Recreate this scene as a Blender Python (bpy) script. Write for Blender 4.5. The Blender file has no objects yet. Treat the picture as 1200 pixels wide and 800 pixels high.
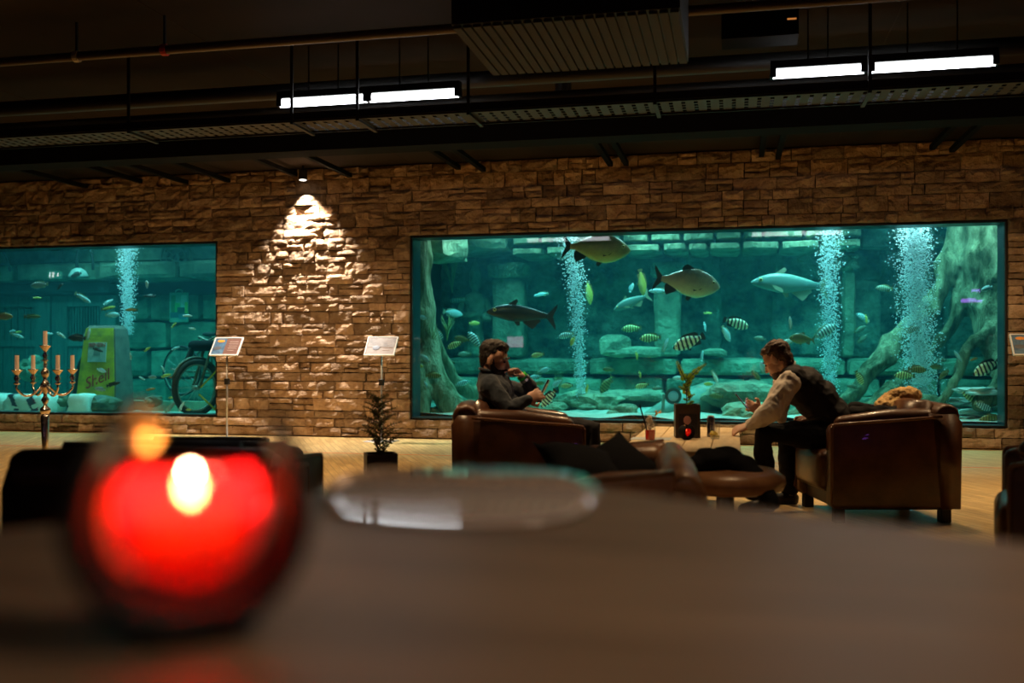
import bpy, bmesh, math, random
from mathutils import Vector, Matrix, noise, Euler
from math import sin, cos, pi, radians, sqrt, atan2
S = bpy.context.scene
COL = S.collection
random.seed(7)

# ------------------------------------------------------------------ camera
TH = radians(12.57)                 # the camera is turned a little to the left of the wall normal
FPX, HX, HY, CAMZ = 1167.0, 600.0, 417.0, 1.10
FWD = Vector((-sin(TH), cos(TH), 0)); RGT = Vector((cos(TH), sin(TH), 0))
cam = bpy.data.cameras.new('camera'); camo = bpy.data.objects.new('camera', cam); COL.objects.link(camo)
camo.location = (0, 0, CAMZ); camo.rotation_euler = (pi/2, 0, TH)
cam.sensor_width = 36; cam.lens = 35.01; cam.shift_y = 17/1200; cam.clip_start = .02
cam.dof.use_dof = True; cam.dof.focus_distance = 9.0; cam.dof.aperture_fstop = 1.6; cam.dof.aperture_blades = 0
S.camera = camo

def W(px, py, t):                   # point seen at a pixel, at depth t
    return Vector((0,0,CAMZ)) + t*(FWD + RGT*((px-HX)/FPX) + Vector((0,0,(HY-py)/FPX)))
def WY(px, py, Y): return W(px, py, Y/(FWD.y + RGT.y*(px-HX)/FPX))
def WZ(px, py, Z): return W(px, py, (Z-CAMZ)*FPX/(HY-py))

# ------------------------------------------------------------------ world, exposure
wd = bpy.data.worlds.new('world'); S.world = wd; wd.use_nodes = True
wd.node_tree.nodes['Background'].inputs[0].default_value = (.01,.008,.006,1)
wd.node_tree.nodes['Background'].inputs[1].default_value = .05
vs = S.view_settings
vs.view_transform = 'Standard'; vs.look = 'None'; vs.exposure = 0.0; vs.gamma = 1.0; vs.use_curve_mapping = False

# ------------------------------------------------------------------ large lights
WARM = (1.0, .66, .33)
def light(kind, name, loc, energy, color, target=None, **kw):
    l = bpy.data.lights.new(name, kind); l.energy = energy; l.color = color
    for k, v in kw.items(): setattr(l, k, v)
    o = bpy.data.objects.new(name, l); o.location = loc; COL.objects.link(o)
    if target is not None:
        o.rotation_euler = (Vector(target)-Vector(loc)).to_track_quat('-Z', 'Y').to_euler()
    return o
# warm unseen ceiling downlights: one row before the stone wall, one over the lounge
for x in (-9.8, -7.6, -5.4, -3.2, -1.0, 1.2, 3.2):
    light('SPOT', 'unseen_ceiling_spot', (x, 10.40, 3.5), 165, WARM, (x, 11.35, 0), spot_size=radians(116), spot_blend=.9, shadow_soft_size=.06)
for x in (-6.5, -4.2, -2.2, -.5, 1.2, 3.2):
    light('SPOT', 'unseen_ceiling_spot', (x, 8.25, 3.5), 260, WARM, (x, 7.6, 0), spot_size=radians(100), spot_blend=.8, shadow_soft_size=.08)
light('SPOT', 'unseen_ceiling_spot', (.2, 4.9, 3.5), 120, WARM, (-.4, 4.3, 0), spot_size=radians(52), spot_blend=.8, shadow_soft_size=.08)  # added unseen spot that brightens the sofa
# added unseen spots that brighten the two men, right-edge armchair and candelabrum
light('SPOT', 'unseen_ceiling_spot', (-2.5, 6.1, 3.62), 240, WARM, (-1.5, 6.7, .8), spot_size=radians(50), spot_blend=.8, shadow_soft_size=.08)
light('SPOT', 'unseen_ceiling_spot', (.1, 7.2, 3.5), 150, WARM, (.75, 7.05, .8), spot_size=radians(50), spot_blend=.8, shadow_soft_size=.08)
light('SPOT', 'unseen_ceiling_spot', (2.2, 5.7, 3.5), 60, WARM, (1.7, 4.9, .6), spot_size=radians(40), spot_blend=.8, shadow_soft_size=.08)
light('SPOT', 'unseen_ceiling_spot', (-4.9, 5.0, 3.5), 150, WARM, (-5.9, 7.4, 1.0), spot_size=radians(40), spot_blend=.8, shadow_soft_size=.08)
# added unseen fill spots that brighten the high table
light('SPOT', 'table_fill_spot', (1.5, .3, 3.3), 330, (1.0,.74,.50), (.75, .9, .9), spot_size=radians(70), spot_blend=1, shadow_soft_size=.3)
light('SPOT', 'table_fill_spot', (.2, -1.5, 3.3), 34, (1.0,.72,.48), (.2, .7, .9), spot_size=radians(70), spot_blend=1, shadow_soft_size=.3)
# aquarium lamps above the water surface
AQ = (.80, 1.0, .97)
AQK = .11
def aq_lamp(x, y, e, size=.7, z=3.75):
    return light('AREA', 'aquarium_lamp', (x, y, z), e*AQK, AQ, (x, y, 0), shape='RECTANGLE', size=size, size_y=.4, spread=radians(120))
for x, y, e in ((-3.6,14.2,340),(-2.1,14.3,340),(-.6,14.2,340),(.9,14.2,340),(2.3,14.4,520),(3.4,14.2,260),
                (-3.4,15.1,240),(-1.2,15.1,260),(.9,15.1,280)): aq_lamp(x, y, e)
# bright lamps over the bubble columns
for x, y, e in ((WY(972,260,14.6).x,14.6,150),(WY(1068,260,14.2).x,14.2,330),(WY(668,260,14.4).x,14.4,110),(WY(150,260,14.6).x,14.6,120)):
    light('SPOT', 'bubble_lamp', (x,y,3.7), e, (.9,1,1), (x,y,0), spot_size=radians(34), spot_blend=.6, shadow_soft_size=.08)
for x, y, e in ((-12.3,14.2,300),(-10.6,14.2,330),(-9.0,14.0,330),(-7.8,14.0,300),(-10.8,15.3,120),(-8.4,15.3,120)): aq_lamp(x, y, e)

# ------------------------------------------------------------------ helpers
def shade(me, smooth=True):
    for p in me.polygons: p.use_smooth = smooth
def tag(o, label=None, cat=None, group=None, kind=None):
    if label: o['label'] = label
    if cat: o['category'] = cat
    if group: o['group'] = group
    if kind: o['kind'] = kind
    return o
def mw(o):
    m = Matrix.LocRotScale(o.location, o.rotation_euler, o.scale)
    return mw(o.parent) @ o.matrix_parent_inverse @ m if o.parent else m
def obj(name, bm, mat=None, parent=None, smooth=False, label=None, world=False, bevel=0, seg=2, auto=None):
    """link one bmesh / mesh as ONE object; world=True: vertices are in world space although the thing has its own origin"""
    if isinstance(bm, bmesh.types.BMesh):
        me = bpy.data.meshes.new(name)
        if bevel:
            ed = [e for e in bm.edges if len(e.link_faces) == 2 and e.calc_face_angle(0) > .6]
            bmesh.ops.bevel(bm, geom=ed, offset=bevel, segments=seg, profile=.5, affect='EDGES', clamp_overlap=True)
        bmesh.ops.recalc_face_normals(bm, faces=bm.faces[:])
        bm.to_mesh(me); bm.free(); shade(me, smooth)
    else: me = bm
    if mat and not me.materials: me.materials.append(mat)
    o = bpy.data.objects.new(name, me); COL.objects.link(o)
    if parent:
        o.parent = parent
        if world: o.matrix_parent_inverse = mw(parent).inverted()
    if label: o['label'] = label
    return o
def thing(name, label, cat, loc=(0,0,0), rz=0, group=None, scale=1):
    o = bpy.data.objects.new(name, None); COL.objects.link(o); o.location = loc; o.rotation_euler = (0,0,rz)
    o.scale = (scale,)*3; o.empty_display_size = .1
    return tag(o, label, cat, group)
def struct(name, bm, mat, smooth=False, **k):
    o = obj(name, bm, mat, smooth=smooth, **k); o['kind'] = 'structure'; return o
def copy_tree(o, parent=None):
    c = o.copy(); COL.objects.link(c)
    if parent: c.parent = parent
    for ch in list(o.children): copy_tree(ch, c)
    return c

def B(): return bmesh.new()
def box(bm, lo, hi, M=None):
    vs_ = [bm.verts.new((x,y,z)) for x in (lo[0],hi[0]) for y in (lo[1],hi[1]) for z in (lo[2],hi[2])]
    for f in ((0,1,3,2),(4,6,7,5),(0,4,5,1),(2,3,7,6),(0,2,6,4),(1,5,7,3)): bm.faces.new([vs_[i] for i in f])
    if M is not None:
        for v in vs_: v.co = M @ v.co
    return vs_
def mbox(lo, hi, M=None): bm = B(); box(bm, lo, hi, M); return bm
def frame_of(d):
    d = d.normalized(); up = Vector((0,0,1)) if abs(d.z) < .95 else Vector((1,0,0))
    a = d.cross(up).normalized(); b = a.cross(d).normalized(); return a, b
def tube(bm, pts, rad, n=8, cap=True, round_=False, flat=1.0):
    """swept tube through points with a radius (or list of radii)"""
    pts = [Vector(p) for p in pts]
    if not hasattr(rad, '__len__'): rad = [rad]*len(pts)
    rad = list(rad)
    if round_:      # hemispherical ends
        d0 = (pts[0]-pts[1]).normalized(); d1 = (pts[-1]-pts[-2]).normalized(); r0, r1 = rad[0], rad[-1]
        pre = [(pts[0]+d0*r0*sin(a), r0*cos(a)) for a in (1.35,1.0,.5)]
        post = [(pts[-1]+d1*r1*sin(a), r1*cos(a)) for a in (.5,1.0,1.35)]
        pts = [p for p,_ in pre]+pts+[p for p,_ in post]; rad = [r for _,r in pre]+rad+[r for _,r in post]
    rings = []; a = None
    for i, p in enumerate(pts):
        d = (pts[min(i+1,len(pts)-1)]-pts[max(i-1,0)])
        if d.length < 1e-9: d = Vector((0,0,1))
        d.normalize()
        if a is None: a, b = frame_of(d)
        else:
            a = a - d*a.dot(d)
            if a.length < 1e-5: a, b = frame_of(d)
            a.normalize(); b = a.cross(d).normalized()
        rings.append([bm.verts.new(p + a*(rad[i]*cos(2*pi*k/n)) + b*(rad[i]*flat*sin(2*pi*k/n))) for k in range(n)])
    for r0, r1 in zip(rings, rings[1:]):
        for k in range(n): bm.faces.new((r0[k], r0[(k+1)%n], r1[(k+1)%n], r1[k]))
    if cap:
        bm.faces.new(rings[0][::-1]); bm.faces.new(rings[-1])
    return rings
def smooth_pts(pts, k=4):
    pts = [Vector(p) for p in pts]; out = []
    for i in range(len(pts)-1):
        p0 = pts[max(i-1,0)]; p1 = pts[i]; p2 = pts[i+1]; p3 = pts[min(i+2,len(pts)-1)]
        for j in range(k):
            t = j/k
            out.append(.5*((2*p1)+(p2-p0)*t+(2*p0-5*p1+4*p2-p3)*t*t+(3*p1-p0-3*p2+p3)*t**3))
    return out+[pts[-1]]
def smooth_vals(v, k=4):
    out = []
    for i in range(len(v)-1): out += [v[i]+(v[i+1]-v[i])*j/k for j in range(k)]
    return out+[v[-1]]
def lathe(bm, prof, n=16, loc=(0,0,0), cap=True):
    """prof: list of (r, z)"""
    L = Vector(loc); rings = []
    for r, z in prof:
        r = max(r, 1e-4)
        rings.append([bm.verts.new(L+Vector((r*cos(2*pi*k/n), r*sin(2*pi*k/n), z))) for k in range(n)])
    for r0, r1 in zip(rings, rings[1:]):
        for k in range(n): bm.faces.new((r0[k], r0[(k+1)%n], r1[(k+1)%n], r1[k]))
    if cap: bm.faces.new(rings[0][::-1]); bm.faces.new(rings[-1])
def ellip(bm, c, r, M=None, u=14, v=9):
    m = Matrix.Translation(Vector(c)) @ (M.to_4x4() if M is not None else Matrix.Identity(4)) @ Matrix.Diagonal((r[0],r[1],r[2],1)) if hasattr(r,'__len__') else Matrix.Translation(Vector(c)) @ Matrix.Scale(r,4)
    bmesh.ops.create_uvsphere(bm, u_segments=u, v_segments=v, radius=1, matrix=m)
def prism(bm, poly, a, b, M=None):
    """extrude a list of (u,v) between w=a and w=b along local y: (u, w, v)"""
    v0 = [bm.verts.new((u,a,v)) for u,v in poly]; v1 = [bm.verts.new((u,b,v)) for u,v in poly]
    n = len(poly); bm.faces.new(v0); bm.faces.new(v1[::-1])
    for i in range(n): bm.faces.new((v0[i], v1[i], v1[(i+1)%n], v0[(i+1)%n]))
    if M is not None:
        for v in v0+v1: v.co = M @ v.co
def jitter(bm, amp, sc, seed=0.0, verts=None):
    for v in (verts or bm.verts):
        v.co += noise.noise_vector(v.co*sc+Vector((seed,seed*1.7,seed*.3)))*amp
def rock(bm, c, r, seed, sub=2, rough=.28, boxy=.0):
    g = bmesh.ops.create_icosphere(bm, subdivisions=sub, radius=1)['verts']
    for v in g:
        d = v.co.normalized()
        q = d.copy()
        if boxy: 
            m = max(abs(d.x),abs(d.y),abs(d.z)); q = d.lerp(d/m*.85, boxy)
        k = 1+rough*noise.noise(d*1.6+Vector((seed,0,seed)))+rough*.4*noise.noise(d*4+Vector((0,seed,0)))
        v.co = Vector(c)+Vector((q.x*r[0],q.y*r[1],q.z*r[2]))*k
def remesh(bm, voxel, smooth_it=2, name="tmp"):
    """fuse overlapping closed shapes into one continuous surface"""
    me = bpy.data.meshes.new(name); bmesh.ops.recalc_face_normals(bm, faces=bm.faces[:]); bm.to_mesh(me); bm.free()
    o = bpy.data.objects.new(name, me); COL.objects.link(o)
    m = o.modifiers.new('r', 'REMESH'); m.mode = 'VOXEL'; m.voxel_size = voxel; m.use_smooth_shade = True
    if smooth_it:
        s = o.modifiers.new('s', 'SMOOTH'); s.factor = .5; s.iterations = smooth_it
    dg = bpy.context.evaluated_depsgraph_get()
    out = bpy.data.meshes.new_from_object(o.evaluated_get(dg)); out.name = name
    bpy.data.objects.remove(o); bpy.data.meshes.remove(me); shade(out, True)
    return out

# ------------------------------------------------------------------ materials
MATS = {}
def mat(name, col, rough=.5, metal=0.0, spec=.5, col2=None, nsc=3.0, ndet=6, nmix=(.35,.65), bump=None, emit=None, estr=0, coat=0, rnd=0, stretch=None, trans=0, sheen=0, sss=0):
    m = bpy.data.materials.new(name); m.use_nodes = True; MATS[name] = m
    nt = m.node_tree; N = nt.nodes; L = nt.links; p = N['Principled BSDF']
    p.inputs['Base Color'].default_value = (*col,1); p.inputs['Roughness'].default_value = rough
    p.inputs['Metallic'].default_value = metal; p.inputs['Specular IOR Level'].default_value = spec
    p.inputs['Coat Weight'].default_value = coat; p.inputs['Transmission Weight'].default_value = trans
    p.inputs['Sheen Weight'].default_value = sheen
    if sss: p.inputs['Subsurface Weight'].default_value = sss; p.inputs['Subsurface Radius'].default_value = (.01,.004,.002)
    if emit: p.inputs['Emission Color'].default_value = (*emit,1); p.inputs['Emission Strength'].default_value = estr
    tc = N.new('ShaderNodeTexCoord'); vec = tc.outputs['Object']
    if stretch:
        mp = N.new('ShaderNodeMapping'); mp.inputs['Scale'].default_value = stretch; L.new(vec, mp.inputs['Vector']); vec = mp.outputs['Vector']
    csock = None
    if col2:
        n = N.new('ShaderNodeTexNoise'); n.inputs['Scale'].default_value = nsc; n.inputs['Detail'].default_value = ndet; n.inputs['Roughness'].default_value = .6
        L.new(vec, n.inputs['Vector'])
        r = N.new('ShaderNodeValToRGB'); r.color_ramp.elements[0].position = nmix[0]; r.color_ramp.elements[1].position = nmix[1]
        r.color_ramp.elements[0].color = (*col,1); r.color_ramp.elements[1].color = (*col2,1)
        L.new(n.outputs['Fac'], r.inputs['Fac']); csock = r.outputs['Color']
    if rnd:
        oi = N.new('ShaderNodeObjectInfo'); ge = N.new('ShaderNodeNewGeometry')
        ad = N.new('ShaderNodeMath'); ad.operation = 'ADD'; L.new(oi.outputs['Random'], ad.inputs[0]); L.new(ge.outputs['Random Per Island'], ad.inputs[1])
        fr = N.new('ShaderNodeMath'); fr.operation = 'FRACT'; L.new(ad.outputs[0], fr.inputs[0])
        mr = N.new('ShaderNodeMapRange'); mr.inputs['To Min'].default_value = 1-rnd; mr.inputs['To Max'].default_value = 1+rnd*.55; L.new(fr.outputs[0], mr.inputs['Value'])
        hv = N.new('ShaderNodeHueSaturation'); L.new(mr.outputs[0], hv.inputs['Value'])
        if csock: L.new(csock, hv.inputs['Color'])
        else: hv.inputs['Color'].default_value = (*col,1)
        csock = hv.outputs['Color']
    if csock: L.new(csock, p.inputs['Base Color'])
    if bump:
        bsc, bst = bump[0], bump[1]; bd = bump[2] if len(bump) > 2 else .02
        n2 = N.new('ShaderNodeTexNoise'); n2.inputs['Scale'].default_value = bsc; n2.inputs['Detail'].default_value = 7; n2.inputs['Roughness'].default_value = .62
        L.new(vec, n2.inputs['Vector'])
        bp = N.new('ShaderNodeBump'); bp.inputs['Strength'].default_value = bst; bp.inputs['Distance'].default_value = bd
        L.new(n2.outputs['Fac'], bp.inputs['Height']); L.new(bp.outputs['Normal'], p.inputs['Normal'])
    return m
def emis(name, col, s):
    m = bpy.data.materials.new(name); m.use_nodes = True; nt = m.node_tree; nt.nodes.clear()
    e = nt.nodes.new('ShaderNodeEmission'); e.inputs[0].default_value = (*col,1); e.inputs[1].default_value = s
    o = nt.nodes.new('ShaderNodeOutputMaterial'); nt.links.new(e.outputs[0], o.inputs[0]); return m
def glassy(name, tint=(1,1,1), rough=.0, refl=.045):
    """thin pane: clear with a Fresnel reflection"""
    m = bpy.data.materials.new(name); m.use_nodes = True; nt = m.node_tree; nt.nodes.clear()
    t = nt.nodes.new('ShaderNodeBsdfTransparent'); t.inputs[0].default_value = (*tint,1)
    g = nt.nodes.new('ShaderNodeBsdfGlossy'); g.inputs['Roughness'].default_value = rough
    lw = nt.nodes.new('ShaderNodeLayerWeight'); lw.inputs[0].default_value = .5
    pw = nt.nodes.new('ShaderNodeMath'); pw.operation = 'POWER'; pw.inputs[1].default_value = 4.5; nt.links.new(lw.outputs['Facing'], pw.inputs[0])
    f = nt.nodes.new('ShaderNodeMath'); f.operation = 'MULTIPLY_ADD'; f.inputs[1].default_value = .75; f.inputs[2].default_value = refl; nt.links.new(pw.outputs[0], f.inputs[0])
    x = nt.nodes.new('ShaderNodeMixShader'); o = nt.nodes.new('ShaderNodeOutputMaterial')
    nt.links.new(f.outputs[0], x.inputs[0]); nt.links.new(t.outputs[0], x.inputs[1]); nt.links.new(g.outputs[0], x.inputs[2]); nt.links.new(x.outputs[0], o.inputs[0])
    return m

m_stone = mat('natural_stone', (.32,.195,.11), .85, spec=.25, col2=(.50,.34,.215), nsc=5, ndet=9, bump=(14,1.0,.06), rnd=.45)
m_mortar = mat('dark_joint', (.035,.025,.018), .95, spec=.1)
m_ceil = mat('ceiling_paint', (.018,.012,.008), .9, spec=.1, col2=(.028,.019,.012), nsc=.6)
m_black = mat('black_metal', (.010,.009,.008), .55, spec=.35)
m_blackgloss = mat('black_gloss', (.006,.006,.007), .22, spec=.5)
m_darkwall = mat('dark_plaster', (.05,.035,.025), .9, spec=.1)
m_pipe = mat('pipe_steel', (.10,.075,.055), .45, metal=.6)
m_galv = mat('galvanised_sheet', (.030,.027,.020), .6, metal=.3)
m_leather = mat('brown_leather', (.060,.021,.008), .34, col2=(.115,.042,.016), nsc=7, bump=(90,.25,.004), coat=.15)
m_leather2 = mat('tan_leather', (.19,.082,.034), .36, col2=(.33,.16,.075), nsc=5, bump=(80,.25,.004), coat=.15)
m_leather3 = mat('dark_leather', (.028,.013,.008), .40, col2=(.045,.021,.012), nsc=6, bump=(80,.2,.004))
m_pipe_l = mat('leather_piping', (.16,.065,.028), .33, coat=.2)
m_blackcloth = mat('black_cloth', (.008,.008,.010), .9, spec=.15, bump=(40,.3,.01))
m_chrome = mat('polished_silver', (.85,.78,.72), .20, metal=1)
m_chromec = mat('brushed_silver', (.72,.68,.64), .3, metal=1)
m_candle = mat('wax_cream', (.88,.72,.62), .55, spec=.4)
m_white = mat('white_frame', (.78,.76,.74), .4)
m_steel = mat('grey_post', (.40,.38,.36), .4, metal=.7)
m_oak = mat('oak_board', (.55,.40,.21), .45, col2=(.70,.54,.32), nsc=3, stretch=(9,1.2,9), rnd=.12)
m_wooddark = mat('dark_wood', (.030,.016,.010), .5, col2=(.055,.03,.018), nsc=4, stretch=(1,1,8))
m_leaf = mat('fern_leaf', (.22,.42,.05), .5, col2=(.38,.54,.10), nsc=20)
m_stem = mat('plant_stem', (.10,.08,.03), .6)
m_skin = mat('skin', (.60,.34,.23), .48, col2=(.68,.41,.29), nsc=14, sss=.1)
m_hair1 = mat('dark_hair', (.008,.006,.005), .6, col2=(.020,.012,.008), nsc=60, stretch=(1,1,.3), bump=(140,.7,.01))
m_hair2 = mat('brown_hair', (.035,.016,.008), .5, col2=(.11,.05,.022), nsc=55, bump=(120,.7,.01))
m_sweater = mat('charcoal_sweater', (.034,.042,.055), .92, spec=.15, col2=(.058,.069,.086), nsc=30, bump=(160,.25,.004), sheen=.15)
m_trouser = mat('dark_trousers', (.012,.012,.015), .9, spec=.15, bump=(60,.25,.006))
m_jeans = mat('grey_trousers', (.020,.020,.024), .9, spec=.15, bump=(70,.25,.006))
m_shirt = mat('cream_shirt', (.74,.66,.58), .85, spec=.2, bump=(30,.35,.012))
m_vest = mat('black_vest', (.016,.015,.018), .75, spec=.25, bump=(40,.25,.01))
m_shoe = mat('black_shoe', (.010,.009,.009), .45)
m_sock = mat('grey_sock', (.32,.27,.22), .9)
m_green = mat('green_band', (.03,.55,.05), .5)
m_phone = mat('phone_black', (.012,.012,.014), .15)
m_screen = emis('phone_screen', (.55,.55,.75), .9)

def translucent_leaf(m, col, f=.45):
    nt = m.node_tree; p = nt.nodes['Principled BSDF']; t = nt.nodes.new('ShaderNodeBsdfTranslucent'); t.inputs[0].default_value = (*col,1)
    x = nt.nodes.new('ShaderNodeMixShader'); x.inputs[0].default_value = f; o = [n for n in nt.nodes if n.type == 'OUTPUT_MATERIAL'][0]
    nt.links.new(p.outputs[0], x.inputs[1]); nt.links.new(t.outputs[0], x.inputs[2]); nt.links.new(x.outputs[0], o.inputs['Surface'])
translucent_leaf(m_leaf, (.42,.60,.08))
# ================================================================== room shell
WALLY = 12.66                       # plane of the stone wall
LX, RX, NY, CEIL = -24.0, 9.0, -7.0, 3.66
# parquet
m_floor = bpy.data.materials.new('oak_parquet'); m_floor.use_nodes = True
def _floor():
    nt = m_floor.node_tree; N = nt.nodes; L = nt.links; p = N['Principled BSDF']
    tc = N.new('ShaderNodeTexCoord'); mp = N.new('ShaderNodeMapping'); mp.inputs['Rotation'].default_value = (0,0,radians(62)); L.new(tc.outputs['Object'], mp.inputs['Vector'])
    b = N.new('ShaderNodeTexBrick'); b.inputs['Scale'].default_value = 1; b.inputs['Brick Width'].default_value = .34; b.inputs['Row Height'].default_value = .07
    b.inputs['Mortar Size'].default_value = .0022; b.inputs['Color1'].default_value = (.50,.33,.13,1); b.inputs['Color2'].default_value = (.66,.47,.20,1); b.inputs['Mortar'].default_value = (.20,.12,.045,1); b.inputs['Bias'].default_value = 0
    L.new(mp.outputs['Vector'], b.inputs['Vector'])
    mp2 = N.new('ShaderNodeMapping'); mp2.inputs['Scale'].default_value = (2.5,40,1); L.new(mp.outputs['Vector'], mp2.inputs['Vector'])
    n = N.new('ShaderNodeTexNoise'); n.inputs['Scale'].default_value = 1; n.inputs['Detail'].default_value = 5; L.new(mp2.outputs['Vector'], n.inputs['Vector'])
    mx = N.new('ShaderNodeMix'); mx.data_type = 'RGBA'; mx.blend_type = 'MULTIPLY'; mx.inputs[0].default_value = .55
    L.new(b.outputs['Color'], mx.inputs[6]); r = N.new('ShaderNodeMapRange'); r.inputs['From Min'].default_value=.3; r.inputs['From Max'].default_value=.7; r.inputs['To Min'].default_value=.5; r.inputs['To Max'].default_value=1.25; L.new(n.outputs['Fac'], r.inputs[0]); L.new(r.outputs[0], mx.inputs[7])
    L.new(mx.outputs[2], p.inputs['Base Color']); p.inputs['Roughness'].default_value = .38; p.inputs['Specular IOR Level'].default_value = .4
_floor()
def quad(bm, a, b, c, d): return bm.faces.new([bm.verts.new(v) for v in (a,b,c,d)])
struct('floor', mbox((LX,NY,-.12),(RX,WALLY+.02,0)), m_floor)
struct('ceiling', mbox((LX,NY,CEIL),(RX,WALLY+.02,CEIL+.15)), m_ceil)
struct('wall_left', mbox((LX-.2,NY,0),(LX,WALLY+.2,CEIL)), m_darkwall)
struct('wall_right', mbox((RX,NY,0),(RX+.2,WALLY+.2,CEIL)), m_darkwall)
struct('wall_front', mbox((LX,NY-.2,0),(RX,NY,CEIL)), m_darkwall)
m_line = mat('orange_line', (.75,.20,.03), .5)
bm = B(); box(bm, (LX+.1,10.575,.0),(RX-.1,10.615,.0012)); struct('trim_1', bm, m_line)
# ceiling board joints
bm = B()
for x in (-9.6,-6.9,-4.2,-1.5,1.2,3.9): box(bm, (x-.006,2.0,CEIL-.004),(x+.006,12.6,CEIL+.002))
for y in (5.2,7.4): box(bm, (-16,y-.006,CEIL-.004),(6,y+.006,CEIL+.002))
struct('trim_2', bm, m_mortar)

# ------------------------------------------------------------------ stone wall with two aquarium openings
WT, WB = 2.69, .265                 # head and sill of both windows
WIN = [(-13.4, -7.05), (-4.205, 3.12)]
bm = B(); y0, y1 = WALLY+.025, WALLY+.06
for lo, hi in (((LX,y0,0),(RX,y1,WB)), ((LX,y0,WT),(RX,y1,CEIL)), ((LX,y0,WB),(WIN[0][0],y1,WT)), ((WIN[0][1],y0,WB),(WIN[1][0],y1,WT)), ((WIN[1][1],y0,WB),(RX,y1,WT))): box(bm, lo, hi)
wall_back = struct('wall_back', bm, m_mortar)
def stone(bm, x0, x1, z0, z1, seed):
    w, h = x1-x0, z1-z0; g = random.uniform(.003,.007)
    nx, nz = (6 if w > .3 else 4), (4 if h > .12 else 3)
    pr = random.uniform(.012,.045); tl = random.uniform(-.012,.012); rows = []
    for j in range(nz+1):
        row = []
        for i in range(nx+1):
            u, v = i/nx, j/nz; edge = i in (0,nx) or j in (0,nz)
            x = x0+g+(w-2*g)*u; z = z0+g+(h-2*g)*v
            n1 = noise.noise(Vector((x*7,z*9,seed))); n2 = noise.noise(Vector((x*17,z*22,seed*1.3)))
            n3 = noise.noise(Vector((x*6,z*8,seed+9)))
            y = WALLY - pr - tl*(u-.5)*2 - .030*n1 - .016*n2 + (.012 if edge else 0)
            if edge and 0 < i < nx: z += .009*n2*(-1 if j else 1) if abs(n2) > 0 else 0
            if edge and 0 < j < nz: x += .008*n3
            row.append(bm.verts.new((x, min(y, WALLY+.01), z)))
        rows.append(row)
    for j in range(nz):
        for i in range(nx): bm.faces.new((rows[j][i], rows[j][i+1], rows[j+1][i+1], rows[j+1][i]))
    rim = rows[0][:] + [r[-1] for r in rows[1:]] + rows[-1][-2::-1] + [r[0] for r in rows[-2:0:-1]]
    back = [bm.verts.new((v.co.x, WALLY+.027, v.co.z)) for v in rim]
    n = len(rim)
    for k in range(n): bm.faces.new((rim[k], back[k], back[(k+1)%n], rim[(k+1)%n]))
def courses(z0, z1):
    hs = []
    while sum(hs) < (z1-z0)-.05: hs.append(random.choice((.105,.12,.13,.15,.165,.19)))
    k = (z1-z0)/sum(hs); out = [z0]
    for h in hs: out.append(out[-1]+h*k)
    return out
stones = []
for z0, z1, spans in ((0.01, WB-.012, [(-11.6,4.2)]), (WB-.012, WT+.012, [(WIN[0][1]+.012, WIN[1][0]-.012), (WIN[1][1]+.012, 4.2)]), (WT+.012, CEIL-.015, [(-11.6,4.2)])):
    cs = courses(z0, z1)
    for c0, c1 in zip(cs, cs[1:]):
        for a, b in spans:
            x = a
            while x < b-.02:
                w = random.choice((.16,.22,.27,.32,.38,.44,.52))*random.uniform(.85,1.15)
                if b-x-w < .14: w = b-x
                if c1-c0 > .125 and random.random() < .33:
                    zm = c0+(c1-c0)*random.uniform(.36,.64); wm = w*random.uniform(.3,.7)
                    for q0, q1 in ((c0,zm),(zm,c1)):
                        if w > .3 and random.random() < .5: stones += [(x,x+wm,q0,q1),(x+wm,x+w,q0,q1)]
                        else: stones.append((x,x+w,q0,q1))
                else: stones.append((x,x+w,c0,c1))
                x += w
def apparent(s):
    x, z = (s[0]+s[1])/2, (s[2]+s[3])/2
    d = Vector((x, WALLY, 0)); t = d.dot(FWD); px = HX+FPX*d.dot(RGT)/t
    vis = 1 if -5 < px < 1205 else .01
    if 190 < px < 330 and z < .45: vis *= .5
    return (s[1]-s[0])*(s[3]-s[2])/(t*t)*vis
stones.sort(key=apparent, reverse=True)
for i, s in enumerate(stones[:298]):
    bm = B(); stone(bm, *s, i*.37); obj('stone', bm, m_stone, wall_back)
bm = B()
for i, s in enumerate(stones[298:]): stone(bm, *s, i*.53+3)
o = obj('small_stones', bm, m_stone, wall_back); o['kind'] = 'stuff'

# ------------------------------------------------------------------ aquarium shells, water, panes
m_rockd = mat('aquarium_rock', (.13,.15,.09), .85, spec=.2, col2=(.62,.60,.38), nsc=3.2, ndet=10, nmix=(.30,.72), bump=(7,1,.09), rnd=.25)
m_rockw = mat('aquarium_rear_rock', (.045,.075,.065), .9, spec=.15, col2=(.50,.52,.36), nsc=2.6, ndet=12, nmix=(.36,.72), bump=(5,1,.12), rnd=.12)
m_conc = mat('aquarium_concrete', (.12,.16,.11), .9, spec=.15, col2=(.36,.40,.26), nsc=2.5, ndet=10, bump=(9,.7,.04), rnd=.15)
m_sand = mat('pale_sand', (.34,.36,.28), .95, spec=.1, col2=(.55,.55,.45), nsc=3, bump=(14,.6,.03))
m_root = mat('mossy_root', (.08,.10,.035), .85, spec=.2, col2=(.42,.42,.26), nsc=3.5, ndet=10, nmix=(.34,.70), bump=(10,1,.07), stretch=(2,2,.7))
m_bark = mat('dark_mossy_bark', (.035,.05,.018), .88, spec=.2, col2=(.38,.38,.22), nsc=3.0, ndet=10, nmix=(.36,.72), bump=(9,1,.08), stretch=(2,2,.6))
m_acryl = mat('acrylic_edge', (.008,.045,.055), .3, spec=.4)
m_seal = mat('black_seal', (.006,.008,.008), .5)
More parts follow.
